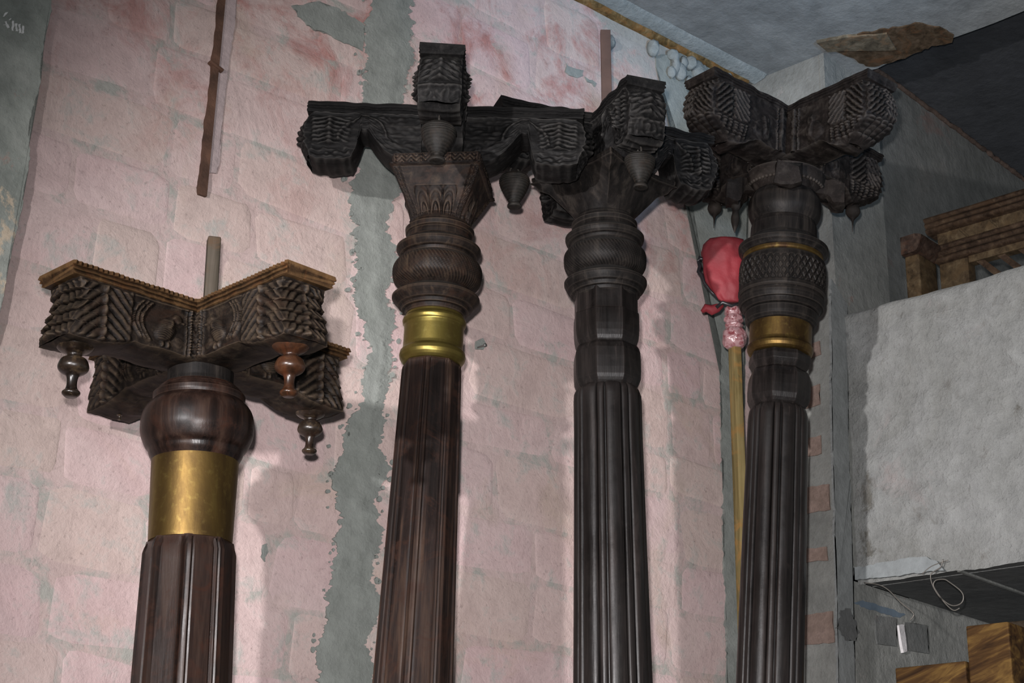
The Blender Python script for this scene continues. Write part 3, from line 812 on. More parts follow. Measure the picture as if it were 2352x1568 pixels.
def cornice_mesh(st):
    L, W, cz = st['L'], st['W'], st['cz']; ov = st.get('ov', .010); S = st['style']; sd = st.get('seed', 0)
    bm = bmesh.new()
    steps = [(0, ov*.8), (.30, ov), (.36, ov*.55), (.62, ov*.7), (.66, ov*.25), (.94, ov*.35), (1.0, 0)]
    prof = []
    ys = [(-(W/2+o_), -cz*t) for t, o_ in steps]
    ys = [(ys[i][0]+(ys[i+1][0]-ys[i][0])*f_, ys[i][1]+(ys[i+1][1]-ys[i][1])*f_) for i in range(len(ys)-1) for f_ in (0, .3, .7)]+[ys[-1]]
    prof = ys + [(-y_, z_) for y_, z_ in ys[::-1]]
    n = 60; rings = []
    for k in range(n+1):
        u = k/n; ring = []
        for i, (y_, z_) in enumerate(prof):
            o_ = abs(y_)-W/2; x = u*(L+o_+.004)
            p = Vector((x, y_, z_))
            nt_ = .0
            if S == 'bird' and z_ > -cz*.33: nt_ = .0022*(1 if k % 2 else -1)
            if S == 'scroll' and -cz*.66 < z_ < -cz*.45: nt_ = .003*(1 if k % 3 == 0 else 0)
            p.y += nt_*(1 if y_ > 0 else -1)
            p += Vector((noise.noise(p*25+Vector((sd, 0, 0))), noise.noise(p*25+Vector((0, sd, 5))), noise.noise(p*25)))*st.get('rough', .0025)
            if st.get('worn'): p.z -= max(0, noise.noise(Vector((x*9, sd+y_*3, 0))))*.010*(1 if z_ == 0 else 0)
            ring.append(bm.verts.new(p))
        rings.append(ring)
    m_ = len(prof)
    for r1, r2 in zip(rings, rings[1:]):
        for i in range(m_): bm.faces.new((r1[i], r1[(i+1) % m_], r2[(i+1) % m_], r2[i]))
    bm.faces.new(rings[0]); bm.faces.new(rings[-1])
    return bm

def add_arms(p, st, angles, zc, mbody, mcorn, tilt=(0, 0), pend=None):
    """four arms of the crossed bracket; the first is built, the others copy its mesh"""
    body = cor = None; res = []
    for i, ang in enumerate(angles):
        if body is None:
            o = obj('bracket_arm', arm_mesh(st), mbody, p.root, True, 60); body = o.data
            c = obj('cornice', cornice_mesh(st), mcorn, o, True, 35); cor = c.data
        else:
            o = bpy.data.objects.new('bracket_arm', body); COL.objects.link(o); o.parent = p.root
            c = bpy.data.objects.new('cornice', cor); COL.objects.link(c); c.parent = o
        o.rotation_euler = (tilt[0], tilt[1], radians(ang)) if tilt != (0, 0) else (0, 0, radians(ang))
        o.location = (0, 0, zc-.0004*i)
        res.append(o)
    return res

# materials of the pillars
WB = (.020, .016, .014)
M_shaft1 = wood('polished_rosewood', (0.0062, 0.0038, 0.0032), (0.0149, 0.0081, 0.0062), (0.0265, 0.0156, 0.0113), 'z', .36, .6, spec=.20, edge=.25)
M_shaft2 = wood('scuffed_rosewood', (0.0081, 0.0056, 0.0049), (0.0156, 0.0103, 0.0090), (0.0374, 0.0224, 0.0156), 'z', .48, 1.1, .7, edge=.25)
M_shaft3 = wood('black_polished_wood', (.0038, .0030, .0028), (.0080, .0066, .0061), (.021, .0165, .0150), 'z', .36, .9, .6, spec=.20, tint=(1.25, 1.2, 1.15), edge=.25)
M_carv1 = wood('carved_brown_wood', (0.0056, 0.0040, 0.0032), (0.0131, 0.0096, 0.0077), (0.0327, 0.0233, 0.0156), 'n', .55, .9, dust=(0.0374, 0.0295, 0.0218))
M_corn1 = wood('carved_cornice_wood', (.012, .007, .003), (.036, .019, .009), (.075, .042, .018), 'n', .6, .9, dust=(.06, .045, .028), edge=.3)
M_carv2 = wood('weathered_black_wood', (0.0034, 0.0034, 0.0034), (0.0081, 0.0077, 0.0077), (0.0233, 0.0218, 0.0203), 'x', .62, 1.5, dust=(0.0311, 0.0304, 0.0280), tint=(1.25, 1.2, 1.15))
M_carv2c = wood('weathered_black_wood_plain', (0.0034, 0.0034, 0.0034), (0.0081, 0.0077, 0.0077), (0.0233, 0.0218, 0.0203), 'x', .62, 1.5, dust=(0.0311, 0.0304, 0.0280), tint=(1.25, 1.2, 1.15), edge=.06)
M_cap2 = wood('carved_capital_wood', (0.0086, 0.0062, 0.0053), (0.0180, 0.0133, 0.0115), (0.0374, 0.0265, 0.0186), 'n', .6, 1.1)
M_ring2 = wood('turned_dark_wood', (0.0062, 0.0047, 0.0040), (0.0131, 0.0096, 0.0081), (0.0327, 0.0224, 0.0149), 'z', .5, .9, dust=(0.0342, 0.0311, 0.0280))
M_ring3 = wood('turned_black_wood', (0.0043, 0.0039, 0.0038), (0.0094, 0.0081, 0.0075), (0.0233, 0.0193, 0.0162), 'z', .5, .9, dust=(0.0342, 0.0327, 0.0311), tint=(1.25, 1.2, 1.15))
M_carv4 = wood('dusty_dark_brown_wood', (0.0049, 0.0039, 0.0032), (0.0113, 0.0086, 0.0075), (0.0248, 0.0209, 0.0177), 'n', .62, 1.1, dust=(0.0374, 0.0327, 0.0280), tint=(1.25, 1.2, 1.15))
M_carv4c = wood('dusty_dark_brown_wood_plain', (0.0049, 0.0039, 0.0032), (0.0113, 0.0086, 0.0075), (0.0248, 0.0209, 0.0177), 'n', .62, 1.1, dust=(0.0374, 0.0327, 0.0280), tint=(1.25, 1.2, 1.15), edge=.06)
M_brass1 = brass('aged_brass', (.030, .016, .008), (.11, .068, .020), (.20, .145, .042), .36)
M_brass2 = brass('bright_brass', (0.0960, 0.0672, 0.0192), (0.1728, 0.1344, 0.0336), (0.2400, 0.1968, 0.0624), .30)
M_pend = wood('lacquered_black_wood', (.006, .004, .003), (.012, .008, .006), (.06, .04, .022), 'n', .25, .4, spec=.5, edge=.08)
M_pendb = wood('lacquered_brown_wood', (.018, .008, .004), (.034, .014, .007), (.06, .028, .013), 'n', .28, .4, spec=.4, edge=.1)
M_bell = wood('turned_bell_wood', (0.0065, 0.0060, 0.0052), (0.0122, 0.0112, 0.0100), (0.0205, 0.0187, 0.0168), 'n', .55, .8)
M_iron = flat('rusty_iron', (.12, .10, .08), .55, .6)
M_rust = flat('flaking_rust', (.085, .042, .026), .8, .2, 90, .8, .5)

def finial_mesh(h):
    """turned drop: cup, bulb, waist and end button, hanging down from z = 0"""
    pr = [(0, .034), (-.04, .036), (-.10, .035), (-.17, .027), (-.22, .015), (-.27, .014), (-.31, .022), (-.36, .026), (-.46, .029), (-.53, .026), (-.58, .019), (-.62, .012), (-.72, .0095), (-.82, .010), (-.88, .013), (-.91, .0165), (-.95, .0165), (-1.0, .011)]
    bm = bmesh.new(); revolve(bm, smoothprof([(z_*h, 1.25*r*h/.135) for z_, r in pr], 3), 36); return bm
def bell_mesh(h):
    """ringed wooden bell on an iron eye; hook point at z = 0"""
    bm = bmesh.new(); pr = []
    pts = smoothprof([(-.20, .004), (-.215, .020), (-.25, .0335), (-.32, .0385), (-.42, .0385), (-.55, .033), (-.70, .024), (-.82, .0155), (-.88, .0135), (-.90, .018), (-.95, .0185), (-.965, .013), (-.97, .004)], 5)
    for i, (z_, r) in enumerate(pts): pr.append((z_*h, (r+(.0014 if (i % 2) and -.85 < z_ < -.3 else 0))*h/.125))
    revolve(bm, pr, 40)
    tube(bm, [(0, 0, .02*h/.125), (0, 0, -.07*h)], .0035, 8)
    R_ = .012*h/.125
    tube(bm, [(R_*cos(2*pi*k/16), 0, -.13*h+R_*sin(2*pi*k/16)) for k in range(17)], .003, 7)
    return bm
def hang(arm, bm, m, x, z, label=None, y=0):
    o = obj('pendant', bm, m, arm, True, 50); o.location = (x, y, z)
    if label: o['label'] = label
    return o

GRP = 'carved wooden pillars leaning by the pink wall'
# ---------------- pillar 1: short, broad, brass drum, bird brackets
T1, B1 = at(460, 875, 3.70), at(417, 1568, 3.70)
p = Pillar('carved_pillar', 'short broad brown pillar with a wide brass drum, leftmost of the four', T1, B1, GRP)
z0 = 0.0
zs = p.zat(1275); zt_ = p.zat(1246); kk = p.k(zs)
def shaft_oct(p, pts, m, bead=.0, rot=0, name='shaft', n=160, grooves=((.80, .93),), depth=.004, groovew=.0):
    bm = bmesh.new(); pr = p.prof(pts)
    pr = [(0.0, pr[0][1]*1.10)]+pr
    # insert shoulder samples
    def rf(t, z, r):
        a = ((t-rot+1e-6) % (pi/4))/(pi/8)-1           # -1..1 over a face
        rr = r*cos(pi/8)/cos(a*pi/8)*1.02
        aa = abs(a)
        if z < pr[-1][0]-.012:
            if .60 < aa < .70: rr -= depth*.8
            elif .70 <= aa < .80: rr += depth*.25
            elif .80 <= aa < .87: rr -= depth*.9
            elif aa >= .87: rr += depth*.1-.004*(aa-.87)/.13
            else: rr -= depth*.35
        return rr
    revolve(bm, pr, n, rf, True, rot); return obj(name, bm, m, p.root, True, 30)
shaft_oct(p, [(1568, 114), (1420, 110), (1300, 106.5), (1275, 106), (1262, 102), (1252, 98), (1247, 97)], M_shaft1, rot=radians(-90+8), depth=.006)
p.ring('brass_drum', [(1248, 95.5), (1240, 96), (1150, 97.5), (1066, 99), (1058, 99)], M_brass1, 96)
p.ring('torus', [(1066, 97), (1058, 101), (1048, 106), (1038, 109), (1030, 116), (1015, 123), (1000, 128), (985, 129), (968, 128), (952, 124), (940, 117), (932, 108), (925, 101)], M_shaft1, smooth=3)
p.ring('collar', [(930, 97), (927, 98), (926, 103), (920, 105), (911, 105), (909, 101), (903, 98), (902, 94), (897, 92), (896, 87), (890, 84)], M_shaft1, angle=24)
p.ring('neck', [(897, 80), (893, 77), (880, 75), (850, 75), (800, 76)], M_ring3)
st1 = dict(L=.410, W=.130, H=.178, cz=.030, style='bird', ov=.012, amp=.010, seed=1)
zc = 3.043
arms = add_arms(p, st1, [226, 316, 46, 136], zc, M_carv1, M_corn1)
hang(arms[0], finial_mesh(.135), M_pend, .355, -st1['H']+.010)
hang(arms[1], finial_mesh(.135), M_pendb, .355, -st1['H']+.010, 'reddish brown turned pendant')
hang(arms[2], finial_mesh(.125), M_pend, .355, -st1['H']+.010)
hang(arms[3], finial_mesh(.03), M_pend, .355, -st1['H']+.010)
# worn pale end of the right arm
bm = bmesh.new(); ztn = p.zat(540)
box(bm, (0, 0, (ztn+zc-.05)/2), (.034, .034, ztn-zc+.05), Matrix.Rotation(.3, 3, 'Z'), .005)
o = obj('tenon', bm, wood('pale_dusty_peg', (0.0315, 0.0248, 0.0180), (0.0540, 0.0450, 0.0338), (0.0810, 0.0675, 0.0540), 'z', .8, edge=0), p.root); o['label'] = 'dusty grey square peg above the bracket'
o.location = (p.k(zc)*8, .02, 0)

# ---------------- pillar 2: tall, square carved capital, bright brass band
T2, B2 = at(1022, 340, 4.28), at(948, 1568, 4.28)
p = Pillar('carved_pillar', 'tall brown pillar with bright brass band under a square carved capital', T2, B2, GRP)
shaft_oct(p, [(1568, 93), (1300, 84), (1000, 74), (850, 68.5), (843, 67), (836, 62)], M_shaft2, rot=radians(-90-6), depth=.0045)
p.ring('brass_band', [(838, 66), (833, 71), (827, 75), (820, 76.5), (812, 75), (806, 70), (800, 69), (760, 68.5), (752, 69), (748, 72), (742, 73.5), (737, 72), (733, 67), (725, 65.5), (708, 65)], M_brass2, angle=50)
p.ring('collar', [(728, 64), (726, 68), (718, 71), (717, 77), (710, 80), (708, 86), (702, 91), (696, 97), (691, 101), (687, 101), (684, 95), (679, 86), (674, 80), (666, 77)], M_ring2, angle=24)
def rope(nr, amp, tw):
    def rf(t, z, r): return r*(1+amp*sin(nr*t+tw*z))
    return rf
p.ring('torus', [(669, 75), (664, 84), (658, 92), (650, 99), (636, 102.5), (622, 102), (612, 97), (605, 89), (600, 79), (599, 74)], M_ring2, n=360, rf=rope(72, .009, 420), smooth=4, label='turned torus with rope carving')
p.ring('collar', [(608, 70), (604, 74), (600, 80), (594, 82), (592, 88), (586, 93), (580, 97), (575, 97), (571, 91), (566, 83), (561, 80), (560, 75), (553, 75), (545, 74)], M_ring2, angle=24)
p.ring('neck', [(550, 70), (545, 74), (543, 78), (533, 79.5), (531, 75), (524, 72), (522, 68), (512, 65), (500, 60)], M_ring2, angle=24)
def capital(p, ytop, ybot, hw, rb, rot, m, style, band=.17, flare=1.0):
    z1 = p.zat(ytop, 0, -hw); z0 = p.zat(ybot); bm = bmesh.new(); nU, nV = 96, 84
    def sq(t):  # square radius at angle
        a = (t % (pi/2))-pi/4; return 1/cos(a) if False else 1/max(abs(cos(t)), abs(sin(t)))
    for side in range(4):
        def f(u, v, side=side):
            a = 2*u-1; th = atan2(a, 1)
            if v < band: h = hw*(1-.02*v/band)
            else:
                q = (v-band)/(1-band); h = hw*(1-.04*q)-(hw-rb)*(q**.85) + .006*(1 if q < .05 else 0)
            q = max(0, (v-band)/(1-band)); c = q**2.0   # square -> round
            rr = h*((1-c)*(1/cos(th))+c)
            r = 0
            if style == 'chevron':
                if v < band:
                    bb = (u*9) % 1*2-1; r = .006*herring(bb, v/band, 2.5, .5)*win(u, .02, .98, .02)*win(v, .01, band, .015)
                else:
                    q = (v-band)/(1-band); lim = .83+.0*q
                    if abs(a) > lim: r = .006*herring((abs(a)-lim)/(1-lim)*2-1, q, 15, .4)*(1-.0*q)
                    if q > .42 and abs(a) < .78:
                        for cx in (-.42, 0, .42):
                            for k_, wd in ((.44, .06), (.30, .06), (.15, .05)):
                                r += .005*exp(-((sqrt(((a-cx)/(k_*.62))**2+((q-.92)/(k_*1.15))**2)-1)/.16)**2)*(1 if abs(a-cx) < .25 else .0)
                    r += .003*win(q, -.02, .045, .01)
                    if q > .90: r += .0035*win(q, .90, 1.1, .02)
            if style == 'lobe':
                if v < band: r = .002*(1-abs(2*v/band-1))
                q = (v-band)/(1-band); ca = abs(a)
                # corner leaf lobes
                if ca > .52 and v < .55: r += .022*win(v, -.2, .40-.5*(1-ca), .10)*((ca-.52)/.48)**1.2
            d = Vector((cos(th), sin(th), 0)); pnt = d*(rr+r*(1 if True else 0)); 
            pnt = Matrix.Rotation(side*pi/2+rot, 3, 'Z') @ pnt
            pnt += Vector((1, 1, 1))*noise.noise(pnt*30+Vector((0, 0, v*3)))*.0018
            return Vector((pnt.x, pnt.y, z1+(z0-z1)*v))
        patch(bm, f, nU, nV)
    bmesh.ops.remove_doubles(bm, verts=bm.verts[:], dist=.0006)
    top = [bm.verts.new(Matrix.Rotation(rot, 3, 'Z') @ Vector((sx*hw*.97, sy*hw*.97, z1-.001))) for sx, sy in ((-1, -1), (1, -1), (1, 1), (-1, 1))]
    bm.faces.new(top)
    return obj('capital', bm, m, p.root, True, 50), z1
cap, zcap = capital(p, 350, 522, .130, .084, radians(-8), M_cap2, 'chevron')
st2 = dict(L=.415, W=.120, H=.190, cz=.034, style='scroll', ov=.005, amp=.012, seed=3, rough=.004)
zc = 3.903*1.0+.044
arms = add_arms(p, st2, [270, 358, 90, 180], zc, M_carv2, M_carv2c)
arms[2].scale.x = .72
hang(arms[0], bell_mesh(.155), M_bell, .350, -.190, 'small ringed wooden bell on an iron eye')

# ---------------- pillar 3: black reeded shaft, lobed capital
T3, B3 = at(1386, 400, 4.52), at(1408, 1568, 4.52)
p = Pillar('carved_pillar', 'tall black pillar with reeded shaft and plain lobed capital, third from the left', T3, B3, GRP)
def reeded(p, pts, m, n=10, rot=0, depth=.10):
    bm = bmesh.new(); pr = p.prof(pts); pr = [(0.0, pr[0][1]*1.08)]+pr; ztop = pr[-1][0]
    def rf(t, z, r):
        a = ((t-rot) % (2*pi/n))/(2*pi/n)      # one broad reed, one narrow fillet
        k_ = min(1, max(0, (ztop-z)/.02))*.6+.4
        if a < .68: g = (abs(sin(pi*a/.68)))**.42
        else: g = .25+.5*(abs(sin(pi*(a-.68)/.32)))**.7
        if a < .03 or a > .98 or abs(a-.68) < .02: g = -.1
        return r*(1-depth*k_*(1-g))
    revolve(bm, pr, n*26, rf); return obj('shaft', bm, m, p.root, True, 60)
reeded(p, [(1568, 92), (1250, 84.5), (1000, 79.5), (925, 79), (910, 78), (903, 75), (898, 71), (895, 67)], M_shaft3, 8, radians(-100))
def oc(rot=0, soft=.04): return lambda t, z, r: octo(t, z, r*1.035, 8, rot, soft)
ro = radians(-90+22.5+2)
p.ring('barrel', [(901, 60), (898, 67), (893, 71), (887, 74.5), (880, 77), (865, 78), (840, 78), (820, 77), (810, 74), (804, 70), (800, 66)], M_shaft3, n=128, rf=oc(ro), rot=ro, label='faceted barrel ring')
p.ring('barrel', [(806, 62), (803, 67), (799, 70), (792, 73), (780, 75), (765, 76), (745, 76), (732, 75.5), (728, 74)], M_shaft3, n=128, rf=oc(ro), rot=ro, label='faceted barrel ring')
p.ring('facet_neck', [(732, 73), (726, 73), (700, 73), (676, 73)], M_shaft3, n=128, rf=oc(ro), rot=ro)
p.ring('collar', [(690, 70), (687, 73), (681, 75), (679, 80), (672, 83), (669, 88), (662, 92), (656, 95), (651, 95), (647, 88), (642, 80), (636, 74), (630, 73)], M_ring3, angle=24)
p.ring('torus', [(637, 71), (632, 80), (626, 87), (615, 93), (602, 94.5), (590, 93.5), (582, 88), (576, 80), (572, 72)], M_ring3, n=360, rf=rope(72, .008, 420), smooth=4, label='turned torus with rope carving')
p.ring('collar', [(579, 66), (575, 73), (570, 78), (565, 80), (563, 85), (558, 89), (553, 90.5), (549, 90.5), (545, 84), (540, 77), (535, 74), (526, 72)], M_ring3, angle=24)
p.ring('neck', [(534, 69), (530, 72), (528, 75), (518, 75.5), (516, 71), (509, 69), (507, 66), (494, 62)], M_ring3, angle=24)
cap, zcap = capital(p, 365, 508, .148, .092, radians(-90+45+2), M_ring3, 'lobe', band=.12)
st3 = dict(L=.365, W=.122, H=.205, cz=.032, style='scroll', ov=.005, amp=.014, seed=8, rough=.005, worn=True)
zc = 4.115-.055
arms = add_arms(p, st3, [291, 20, 111, 200], zc, M_carv2, M_carv2c)
arms[0].scale.x = .86
hang(arms[0], bell_mesh(.150), M_bell, .305, -.203, 'small ringed wooden bell on an iron eye')
hang(arms[3], bell_mesh(.150), M_bell, .305, -.203, 'small ringed wooden bell on an iron eye')
bm = bmesh.new(); zt3 = p.zat(46); box(bm, (0, 0, (zt3+zc)/2-.03), (.034, .02, zt3-zc+.05), None, .002)
o = obj('tenon', bm, flat('brown_painted_iron', (.065, .038, .030), .7), p.root); o['label'] = 'flat brown iron bar above the bracket'; o.location = (p.k(zc)*14, .06, 0)

# ---------------- pillar 4: black, cross-hatched drum, two brass bands
T4, B4 = at(1802, 480, 4.98), at(1768, 1568, 4.98)
p = Pillar('carved_pillar', 'tall black pillar with a crosshatched drum between two brass bands, rightmost of the four', T4, B4, GRP)
reeded(p, [(1568, 79), (1250, 75.5), (1000, 71), (968, 70.5), (955, 69), (947, 66), (942, 62), (939, 58)], M_shaft3, 8, radians(-93))
p.ring('barrel', [(944, 54), (941, 59), (937, 63), (930, 67.5), (920, 70.5), (900, 71), (880, 70), (870, 68), (862, 65), (858, 62), (855, 58)], M_shaft3, n=128, rf=oc(ro), rot=ro, label='faceted barrel ring')
p.ring('barrel', [(859, 56), (856, 60), (850, 64), (842, 69), (830, 70), (822, 68), (819, 64)], M_shaft3, n=128, rf=oc(ro), rot=ro, label='faceted barrel ring')
p.ring('brass_band', [(818, 68), (814, 73), (808, 75.5), (802, 75.5), (797, 72), (792, 71), (760, 71), (738, 71)], M_brass1, angle=50)
p.ring('collar', [(752, 71), (750, 76), (744, 81), (738, 82), (726, 82.5), (723, 80), (721, 85), (714, 90), (712, 91), (711, 95), (704, 97.5), (697, 98.5), (693, 97), (692, 94), (684, 94)], M_ring3, angle=24)
def hatch(t, z, r):
    q = 19; k_ = 150
    return r+.0035*(1 if (sin(q*2*t+k_*z) > -.45 and sin(q*2*t-k_*z) > -.45) else 0)
bm = bmesh.new(); pr = p.prof([(688, 96), (684, 99.5), (678, 99.5), (674, 98), (660, 98), (640, 99), (620, 98), (614, 97), (610, 96), (606, 92), (604, 84)])
pr2 = []
for (za, ra), (zb_, rb_) in zip(pr, pr[1:]):
    m_ = max(1, int((zb_-za)/.0022)); pr2 += [(za+(zb_-za)*j/m_, ra+(rb_-ra)*j/m_) for j in range(m_)]
pr2.append(pr[-1]); zlo, zhi = pr[3][0], pr[6][0]
revolve(bm, pr2, 420, lambda t, z, r: hatch(t, z, r-.003) if zlo < z < zhi else r)
o = obj('crosshatched_drum', bm, M_ring3, p.root, True, 40)
p.ring('brass_inset', [(606, 84), (602, 90), (598, 91), (590, 91), (584, 88)], M_brass1, smooth=2)
p.ring('collar', [(600, 84), (596, 88), (592, 94), (588, 97), (584, 101), (579, 102), (575, 102), (571, 96), (566, 88), (562, 83), (556, 79), (553, 76)], M_ring3, angle=24)
p.ring('neck', [(556, 76), (550, 76), (528, 75), (520, 73), (514, 70)], M_ring3)
p.ring('torus', [(522, 68), (516, 72), (506, 78), (496, 82), (484, 83), (470, 82), (460, 77), (452, 72), (440, 70)], M_ring3, smooth=3)
# beaded dish and the small lower cross
bm = bmesh.new(); zd = p.zat(440)
revolve(bm, smoothprof([(zd-.035, .095), (zd-.01, .118), (zd+.012, .135), (zd+.035, .140), (zd+.05, .14)], 3), 72)
for k_ in range(56):
    t = 2*pi*k_/56
    bmesh.ops.create_icosphere(bm, subdivisions=1, radius=.0075, matrix=Matrix.Translation((.131*cos(t), .131*sin(t), zd+.004)))
obj('beaded_dish', bm, M_carv4, p.root, True, 50)
def lower_cross():
    zt = p.zat(378, 0, -.17)
    for ang, ln in ((264, .185), (354, .205), (84, .19), (174, .205)):
        bm = bmesh.new()
        def cs(u):  # half width and depth
            return .034+.010*win(u, .70, 1.2, .06), .050+.022*win(u, .72, 1.2, .05)-.02*sin(pi*min(1, u*1.2))
        rings = []
        for k_ in range(25):
            u = k_/24; w2, dp = cs(u); x = u*ln; zz = zt+.05*(1-u)
            r = [(x, -w2, zz), (x, w2, zz), (x, w2, zt-dp), (x, w2*.4, zt-dp-.006), (x, -w2*.4, zt-dp-.006), (x, -w2, zt-dp)]
            rings.append([bm.verts.new(Vector(q)+Vector((1, 1, 1))*(noise.noise(Vector(q)*28+Vector((ang, 0, 0)))*.013+noise.noise(Vector(q)*70+Vector((ang, 0, 0)))*.005)) for q in r])
        for r1, r2 in zip(rings, rings[1:]):
            for i in range(6): bm.faces.new((r1[i], r1[(i+1) % 6], r2[(i+1) % 6], r2[i]))
        bm.faces.new(rings[0]); bm.faces.new(rings[-1])
        o = obj('lower_arm', bm, M_carv4c, p.root, True, 40); o.rotation_euler.z = radians(ang)
        if ang == 174:
            bm = bmesh.new(); revolve(bm, smoothprof([(0, .015), (-.03, .017), (-.05, .011), (-.075, .015), (-.10, .012), (-.13, .002)], 3), 20)
            q = obj('drop', bm, M_carv4, o, True, 50); q.location = (.17, 0, zt-.055)
lower_cross()
st4 = dict(L=.425, W=.135, H=.225, cz=.030, style='fern', ov=.008, amp=.0135, seed=5, rough=.004, worn=True)
zc = 4.361
arms = add_arms(p, st4, [217, 307, 37, 127], zc, M_carv4, M_carv4c)
def drip_mesh():
    bm = bmesh.new(); revolve(bm, smoothprof([(.01, .018), (-.006, .024), (-.02, .027), (-.034, .022), (-.05, .008), (-.066, .003), (-.10, .001)], 3), 24); return bm
for a_ in (arms[2], arms[3]):
    hang(a_, drip_mesh(), M_carv4, .355, -st4['H']+.006)

# ------------------------------------------------------------------ iron in the wall, nail, red bundle and its batten
def rusted_bar():
    a = onp(508, -30, WP, WN); b_ = onp(459, 452, WP, WN)
    root_l = (a+b_)/2; bm = bmesh.new(); n_ = 60; rings = []
    for k_ in range(n_+1):
        t = k_/n_; c = a.lerp(b_, t); hw = .010+.0035*t
        j = noise.noise(Vector((t*22, 0, 0)))*.004+noise.noise(Vector((t*60, 2, 0)))*.003
        r = [c-WU*(hw+j)-WN*.004, c-WU*(hw+j)*.9+WN*.016, c+WU*hw+WN*.018, c+WU*hw-WN*.004]
        rings.append([bm.verts.new(q) for q in r])
    for r1, r2 in zip(rings, rings[1:]):
        for i in range(4): bm.faces.new((r1[i], r1[(i+1) % 4], r2[(i+1) % 4], r2[i]))
    bm.faces.new(rings[0]); bm.faces.new(rings[-1])
    c = onp(490, 157, WP, WN)
    box(bm, c+WN*.014, (.050, .02, .010), Matrix.Rotation(.35, 3, 'Y') @ Matrix.Rotation(AW, 3, 'Z'), .003)
    o = obj('rusted_bar', bm, M_rust, None, False); tag(o, 'flaking rusty iron bar set upright in the pink wall', 'bar')
rusted_bar()
patchset('trim_15', [[(514, -30), (540, -30), (536, 60), (520, 160), (508, 260), (500, 380), (492, 400), (474, 400), (482, 300), (494, 180), (506, 80)]], WP, WN, .009, M_chip if False else plaster('pinkish_repair', [(.3, (.36, .295, .29)), (.7, (.45, .36, .355))]), jg=4, amp=1.5)
bm = bmesh.new(); c = onp(1094, 799, WP, WN); d = onp(1114, 792, WP+WN*.05, WN)
tube(bm, [c-WN*.01, c.lerp(d, .9), d], .0028, 8); tube(bm, [d-(d-c)*.02, d+(d-c)*.06], .006, 10)
tag(obj('nail', bm, flat('grey_steel', (.22, .22, .21), .45, .6)), 'steel nail sticking out of the pink wall beside the brass band', 'nail')

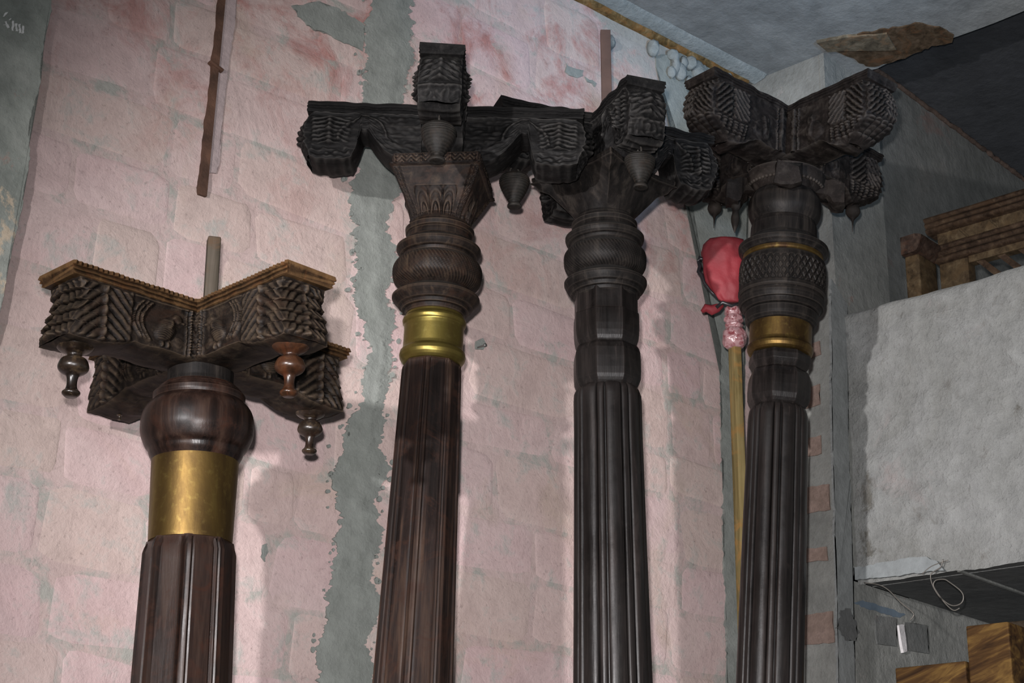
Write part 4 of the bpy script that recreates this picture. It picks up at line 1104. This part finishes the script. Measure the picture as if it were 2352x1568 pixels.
def bundle():
    HD = 5.22
    c = at(1662, 612, HD); k_ = (c-CAM).dot(F)/FPX
    X = R0; Z = Vector((0, 0, 1)); Y = Fh
    bm = bmesh.new()
    # red cloth bag: swept outline with folds
    rows = [(552, 1622, 1712), (562, 1616, 1712), (580, 1611, 1712), (600, 1613, 1712), (625, 1616, 1712), (645, 1621, 1712), (662, 1630, 1712), (676, 1640, 1708), (688, 1650, 1702), (694, 1660, 1698)]
    rings = []; n_ = 40
    for i, (y, xl, xr) in enumerate(rows):
        ctr = at((xl+xr)/2, y, HD)-c; hw = (xr-xl)/2*k_; ring = []
        for j in range(n_):
            t = 2*pi*j/n_; f_ = 1+.07*noise.noise(Vector((cos(t)*2.5, sin(t)*2.5, i*.5)))+.03*sin(9*t+i)
            ring.append(bm.verts.new(ctr+X*cos(t)*hw*(f_ if i else f_*.93)+Y*sin(t)*hw*.5*f_))
        rings.append(ring)
    for r1, r2 in zip(rings, rings[1:]):
        for j in range(n_): bm.faces.new((r1[j], r1[(j+1) % n_], r2[(j+1) % n_], r2[j]))
    bm.faces.new(rings[0]); bm.faces.new(rings[-1])
    bmesh.ops.subdivide_edges(bm, edges=bm.edges[:], cuts=1, use_grid_fill=True, smooth=.2)
    for v in bm.verts: v.co += Vector((1, 1, 1))*(noise.noise(v.co*40)*.005)
    M_red = flat('red_cloth', (.17, .014, .020), .7, 0, 40, .7, .3)
    root = empty('cloth_bundle', Matrix.Translation(c))
    tag(root, 'red cloth bundle tied behind the rightmost pillar', 'bundle')
    obj('cloth', bm, M_red, root)
    def P(x, y, d=0): return at(x, y, HD-d)-c
    bm = bmesh.new(); tube(bm, [P(1618, 596), P(1606, 592), P(1604, 600), P(1608, 612), P(1604, 624), P(1612, 632), P(1618, 650), P(1632, 668), P(1650, 686)], .007, 8, [.006, .008, .006, .008, .007, .009, .006, .005, .004])
    obj('strap', bm, flat('black_plastic', (.015, .014, .016), .35), root)
    bm = bmesh.new()
    tube(bm, [P(1612, 715), P(1620, 708), P(1634, 712), P(1648, 706), P(1660, 700)], .01, 10, [.006, .016, .018, .016, .008])
    for v in bm.verts: v.co += Vector((1, .5, 1))*noise.noise(v.co*60)*.008
    obj('cloth_tail', bm, M_red, root)
    bm = bmesh.new()
    tube(bm, [P(1645, 706, .02), P(1660, 694, .03), P(1680, 702, .03), P(1702, 696, .02)], .007, 8)
    obj('black_tie', bm, bpy.data.materials['black_plastic'], root)
    # batten
    a = at(1684, 702, HD); b_ = at(1705, 1300, HD); dv = (b_-a).normalized(); b2 = a+dv*((a.z-.0)/(-dv.z))
    mid = (a+b2)/2; L = (a-b2).length; Z_ = (a-b2).normalized(); X_ = (R0-Z_*R0.dot(Z_)).normalized(); Y_ = Z_.cross(X_)
    mm = Matrix((X_, Y_, Z_)).transposed().to_4x4() @ Matrix.Rotation(radians(24), 4, 'Z'); mm.translation = b2
    root2 = empty('wooden_batten', mm); tag(root2, 'yellowish wooden batten leaning in the corner behind the rightmost pillar', 'batten')
    bm = bmesh.new(); box(bm, (0, 0, L/2), (.030, .040, L), None, .002)
    obj('batten', bm, wood('yellow_pine', (0.0770, 0.0559, 0.0212), (0.1155, 0.0867, 0.0347), (0.1617, 0.1270, 0.0577), 'z', .7, .8, edge=0), root2)
    bm = bmesh.new()
    pr = []
    for y, hw in [(704, 14), (712, 20), (720, 21), (724, 17), (730, 21), (738, 22), (742, 17), (748, 21), (754, 18), (760, 24), (772, 27), (785, 27), (795, 22), (800, 17)]:
        z_ = (mm.inverted() @ at(1684, y, HD)).z; pr.append((z_, hw*k_))
    revolve(bm, smoothprof(sorted(pr), 3), 40, lambda t, z_, r: r*(1+.09*noise.noise(Vector((cos(t)*2, sin(t)*2, z_*45)))+.05*sin(5*t+z_*120)))
    m, nt, b = mat('pink_plastic_wrap'); b.inputs['Base Color'].default_value = (.42, .25, .26, 1); b.inputs['Roughness'].default_value = .18
    b.inputs['Coat Weight'].default_value = .6; v = coords(nt); n1 = noi(nt, v, 55, 3, .5, 1.0); bump(nt, b, [(n1, .6, .006)])
    c_ = ramp(nt, n1, [(.35, (.13, .03, .035)), (.6, (.27, .16, .165))]).outputs[0]; nt.links.new(c_, b.inputs['Base Color'])
    o = obj('plastic_wrap', bm, m, root2); o['label'] = 'crumpled pink plastic wrapped round the batten head'
bundle()
